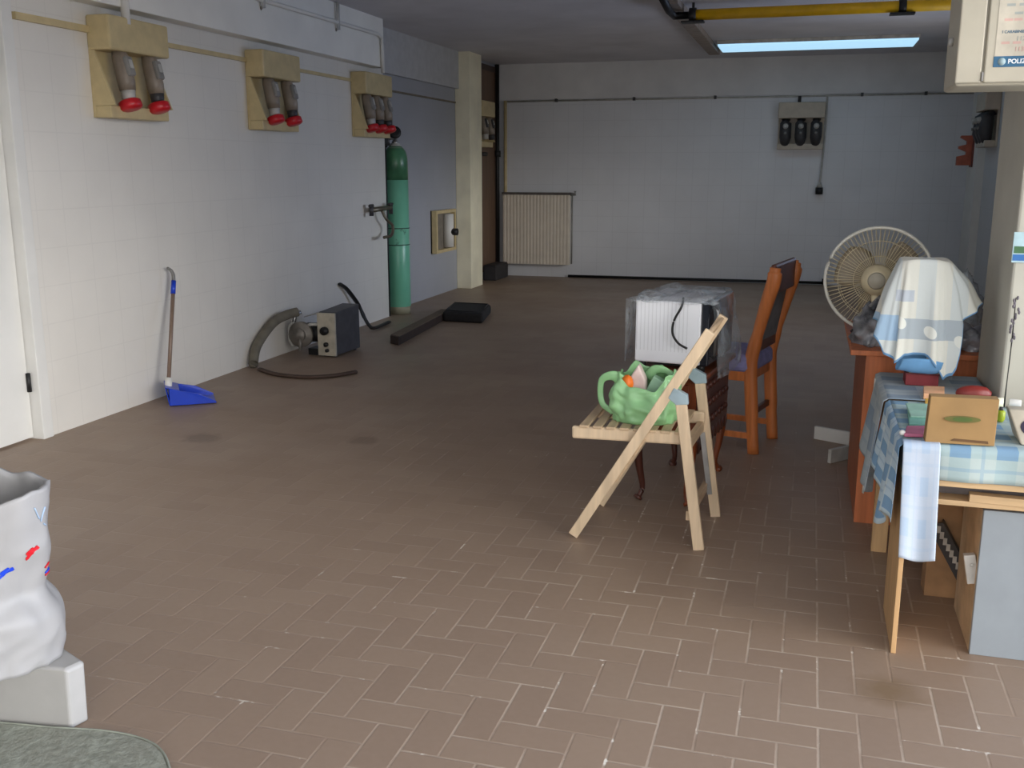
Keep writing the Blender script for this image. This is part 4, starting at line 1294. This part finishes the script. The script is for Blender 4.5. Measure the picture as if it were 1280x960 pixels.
# things fixed to the pillar front and leaning there
py = 3.58
t = thing('picture', 'small seaside picture fixed on the front of the near right pillar', 'picture', (.72, py, 1.2))
xa = pl(1268, 290, 1, py - .004)
xb = pl(1268, 328, 1, py - .004)
x0 = xa.x
MB().box((x0, py - .006, xb.z), (x0 + .12, py - .001, xa.z)).build('photo_sheet', mat('pale_sea', (176, 206, 214), .4, var=.1, scale=20), t)
MB().box((x0 + .004, py - .0068, xb.z + .03), (x0 + .116, py - .006, xb.z + .052)).build('green_hill', mat('print_green', (60, 104, 66), .5), t)
MB().box((x0 + .002, py - .007, xb.z + .006), (x0 + .05, py - .006, xb.z + .026)).build('blue_boat', mat('print_blue', (44, 104, 168), .5), t)
ld = pl(1256, 498, 1, 3.485)
ld.z = TZ + .003
lt = pl(1265, 425, 1, 3.56)
lt2 = pl(1270, 372, 1, 3.568)
t = thing('dried_sprig', 'dried flower sprig with a dark stem leaning on the near right pillar', 'sprig', (ld.x, 3.485, TZ))
MB().tube([ld, lt, lt2], [.003, .0025, .0015], 6).build('stem', mat('dark_stem', (52, 52, 48), .7), t)
for k in range(16):
    f = k / 15
    c = lt.lerp(lt2, f) + V((random.uniform(-.01, .012), random.uniform(-.012, -.002), 0))
    MB().blob(c, (.004, .004, .007), .2, 3, k, False, 8, 6).build('flower', mat('dried_flower', (112, 106, 112), .8), t)

# ------------------------------------------------------------------ big sack and tub at the near left
m_sack = mat('white_woven_sack', (160, 158, 156), .55, var=.04, scale=6, bump=.1)
hb_ = .165
a0, a1, a2 = fl(0, 905), fl(91, 912.5), fl(113, 901)
a3 = fl(82, 813, hb_)
a3.z = 0
e1 = (a1 - a0).normalized()
e3 = V((-e1.y, e1.x, 0))
L1 = a1 - e1 * .62
a3 = a2 + (a3 - a2).normalized() * .40
crn = [L1, a1, a2, a3, L1 + e3 * .32]
t = thing('white_tub', 'white block-like tub on the floor under the white sack', 'tub', (-2.05, 2.05, 0))
NC = len(crn)
cc = sum(crn, V((0, 0, 0))) / NC


def shr(v, k, z):
    return cc + (v - cc) * k + V((0, 0, z))


b = MB()
outer0 = [shr(v, .985, 0) for v in crn]
outer1 = [shr(v, 1.0, hb_) for v in crn]
lid = [shr(v, .97, hb_ + .006) for v in crn]
vs = outer0 + outer1 + lid
fs = [tuple(reversed(range(NC)))]
for r_ in range(2):
    for k in range(NC):
        fs.append((r_ * NC + k, r_ * NC + (k + 1) % NC, (r_ + 1) * NC + (k + 1) % NC, (r_ + 1) * NC + k))
fs.append(tuple(2 * NC + k for k in range(NC)))
b._add(vs, fs)
b.build('tub_body', mat('white_plastic_tub', (168, 166, 162), .45, var=.03), t, bevel=.012, segs=3)

SC = pl(-20, 860, 1, fl(0, 866, hb_).y + .135)
SKT = pl(-20, 606, 1, SC.y).z
SKR = 75 / F * (SC - CAM).dot(FW)
SC.z = 0
ZB = hb_ + .009


def sackpt(th, v, off=0.0):
    """th around, v 0 bottom .. 1 rim"""
    c, s = math.cos(th), math.sin(th)
    z = ZB + (SKT - ZB) * v
    k = max(0, min(1, (.44 - v) / .17))
    k = k * k * (3 - 2 * k)
    r = SKR * (1.06 + .29 * k + .04 * v)
    # soft vertical folds, sharper creases in the slack lower half
    r += .006 * math.sin(5 * th + 2 * v) + .012 * noise.noise(V((c * 2.2, s * 2.2, v * 4)))
    r -= .016 * abs(noise.noise(V((c * 3 + v * 2, s * 3, v * 6 + 4)))) * (1.2 - v)
    r += off
    return V((SC.x + .07 * v + r * c, SC.y + r * s * .8, z + (.008 * math.sin(3 * th + 1) + .012 * noise.noise(V((c * 3, s * 3, 9)))) * v))


t = thing('sack', 'tall white woven sack with red and blue scribbles standing on the tub', 'sack', (SC.x, SC.y, ZB))


def sackf(u, v):
    th = 2 * PI * u
    if v < .86:
        return sackpt(th, v / .86)
    k = (v - .86) / .14            # rolled over the rim, down inside
    p = sackpt(th, 1.0, -.012 - .015 * k)
    p.z += .006 * math.sin(PI * min(1, k * 2)) - .16 * k
    return p


b = MB().grid(80, 60, sackf, wrap=True)
bmesh.ops.holes_fill(b.bm, edges=[e for e in b.bm.edges if e.is_boundary and e.verts[0].co.z < ZB + .01])
b.build('sack_body', m_sack, t, solid=.002)
tag(MB().blob((SC.x - .02, SC.y, .33), (.1, .08, .13), .15, 2, 9).build('sack_filling', mat('grey_white_rags', (170, 166, 160), .9), base=(SC.x, SC.y, .23)), 'greyish rags filling the white sack', 'rags')


def blotch(name, m_, thc, vc, da, dv_, seed):
    b = MB()
    pts = []
    for k in range(26):
        a = 2 * PI * k / 26
        rr = 1 + .28 * math.sin(3 * a + seed) + .14 * math.sin(7 * a + seed * 2)
        pts.append(sackpt(thc + da * rr * math.cos(a) + .25 * da * math.sin(a), vc + dv_ * rr * math.sin(a) + .5 * dv_ * math.cos(a), .0028))
    cpt = sackpt(thc, vc, .0032)
    b._add([cpt] + pts, [(0, 1 + k, 1 + (k + 1) % 26) for k in range(26)])
    b.build(name, m_, t, solid=.0015)


def th_at(px, v, pyx):
    """angle on the sack whose projection falls on photo column px"""
    best = None
    for k in range(400):
        th = -PI * .95 + k / 400 * PI * 1.1
        p = sackpt(th, v) - CAM
        x = 640 + F * p.dot(RX) / p.dot(FW)
        y = 480 - F * p.dot(UP) / p.dot(FW)
        n_ = p.dot(V((math.cos(th), math.sin(th), 0)))
        if n_ < 0:
            d_ = abs(x - px)
            if best is None or d_ < best[0]:
                best = (d_, th, y)
    return best[1]


def v_at(px, py_):
    best = None
    for k in range(60):
        v = k / 59
        th = th_at(px, v, 0)
        p = sackpt(th, v) - CAM
        y = 480 - F * p.dot(UP) / p.dot(FW)
        if best is None or abs(y - py_) < best[0]:
            best = (abs(y - py_), th, v)
    return best[1], best[2]


for nm, px_, py_, m_, da, dv_, sd_ in (('red_scribble', 39, 690, m_red, .1, .026, 1.0), ('blue_scribble', 5, 716, m_blue, .13, .02, 2.2)):
    th, v = v_at(px_, py_)
    blotch(nm, m_, th, v, da, dv_, sd_)
m_pale = mat('pale_blue_ink', (168, 190, 214), .7)
for (xa_, ya_, xb_, yb_) in ((42, 634, 48, 650), (50, 652, 55, 632), (53, 654, 56, 656)):
    th, v = v_at(xa_, ya_)
    th2, v2 = v_at(xb_, yb_)
    MB().tube([sackpt(th + (th2 - th) * k / 6, v + (v2 - v) * k / 6, .003) for k in range(7)], .002, 6).build('pale_scribble', m_pale, t)
for (yy, m_) in ((710, m_red), (715, m_blue), (720, m_red)):
    th, v = v_at(55, yy)
    MB().tube([sackpt(th + .12 * k / 4, v + .004 * k, .003) for k in range(5)], .0025, 6).build('marker_stripe', m_, t)

# grey green mat in the nearest corner
mt, nt, bs = new_mat('grey_green_pile')
n1 = RAMP(nt, NOI(nt, 45, 4, None, .7), .35, .7)
n2 = RAMP(nt, NOI(nt, 9, 3), .3, .7)
c_ = MIX(nt, n1, lin((128, 131, 117)), lin((164, 167, 152)))
nt.links.new(MIX(nt, MA(nt, 'MULTIPLY', n2, .3), c_, lin((130, 122, 108))), bs.inputs['Base Color'])
bs.inputs['Roughness'].default_value = .9
BUMP(nt, bs, n1, .3, .008)
gm = [fl(-120, 903), fl(0, 909), fl(60, 914.5), fl(95, 916.5), fl(130, 919), fl(165, 925), fl(190, 934), fl(204, 946), fl(212, 965), fl(216, 1000), fl(215, 1080), fl(-150, 1080)]
gm = [v for v in gm]
t = thing('floor_mat', 'grey green speckled mat in the nearest left corner of the floor', 'mat', (-1.75, 1.7, 0))
MB().hexa([v + V((0, 0, .0)) for v in gm], [v + V((0, 0, .014)) for v in gm]).build('mat_pile', mt, t, bevel=.006, segs=3)
MB().tube([v + V((0, 0, .013)) for v in smooth_path(gm[:11], 4)], .003, 6).build('mat_binding', mat('pale_binding', (146, 150, 136), .9, bump=.3), t)

# ------------------------------------------------------------------ light: daylight through the open front and the side window
wld = bpy.data.worlds.new('daylight')
S.world = wld
wld.use_nodes = True
nt = wld.node_tree
bg = nt.nodes['Background']
tcw = nt.nodes.new('ShaderNodeTexCoord')
spw = nt.nodes.new('ShaderNodeSeparateXYZ')
nt.links.new(tcw.outputs['Generated'], spw.inputs[0])
# clear blue sky to the right of the garage, brighter and more neutral before its front
nt.links.new(MIX(nt, RAMP(nt, spw.outputs[1], -.25, .1), (1.0, .985, .965, 1), (.5, .66, 1.0, 1)), bg.inputs['Color'])
# sky strength by direction; low glow at right added to brighten the left wall
hi = RAMP(nt, spw.outputs[2], .02, .45)
az = RAMP(nt, spw.outputs[0], .58, .86)
front = MA(nt, 'ADD', 2.9, MA(nt, 'MULTIPLY', hi, .1))
right = MA(nt, 'MULTIPLY', MA(nt, 'MULTIPLY', az, 13.0), MA(nt, 'MULTIPLY', RAMP(nt, spw.outputs[2], -.02, .1), RAMP(nt, spw.outputs[2], .55, .22)))
front = MA(nt, 'MULTIPLY', front, MA(nt, 'ADD', .3, MA(nt, 'MULTIPLY', RAMP(nt, spw.outputs[2], .85, .2), .75)))
front = MA(nt, 'MULTIPLY', MA(nt, 'ADD', front, right), RAMP(nt, spw.outputs[1], .12, -.12))
side = MA(nt, 'MULTIPLY', RAMP(nt, spw.outputs[0], .4, .8), RAMP(nt, spw.outputs[1], -.2, .1))
nt.links.new(MA(nt, 'ADD', front, MA(nt, 'MULTIPLY', side, 5.0)), bg.inputs['Strength'])


def portal(name, loc, rot, sx, sy):
    ld_ = bpy.data.lights.new(name, 'AREA')
    ld_.shape = 'RECTANGLE'
    ld_.size, ld_.size_y = sx, sy
    ld_.cycles.is_portal = True
    o = bpy.data.objects.new(name, ld_)
    C.objects.link(o)
    o.location = loc
    o.rotation_euler = rot
    return o


portal('daylight_opening', (.15, YO - .12, 1.22), (PI / 2, 0, 0), 3.4, 2.45)
portal('daylight_side', (2.25, 2.0, 1.3), (0, PI / 2, 0), 2.6, 3.1)
portal('daylight_window', (2.15, 8.7, 1.52), (0, PI / 2, 0), 1.15, 3.0)
S.view_settings.view_transform = 'Standard'
S.view_settings.look = 'None'
S.view_settings.gamma = 1
S.view_settings.exposure = -0.1
S.view_settings.use_curve_mapping = False
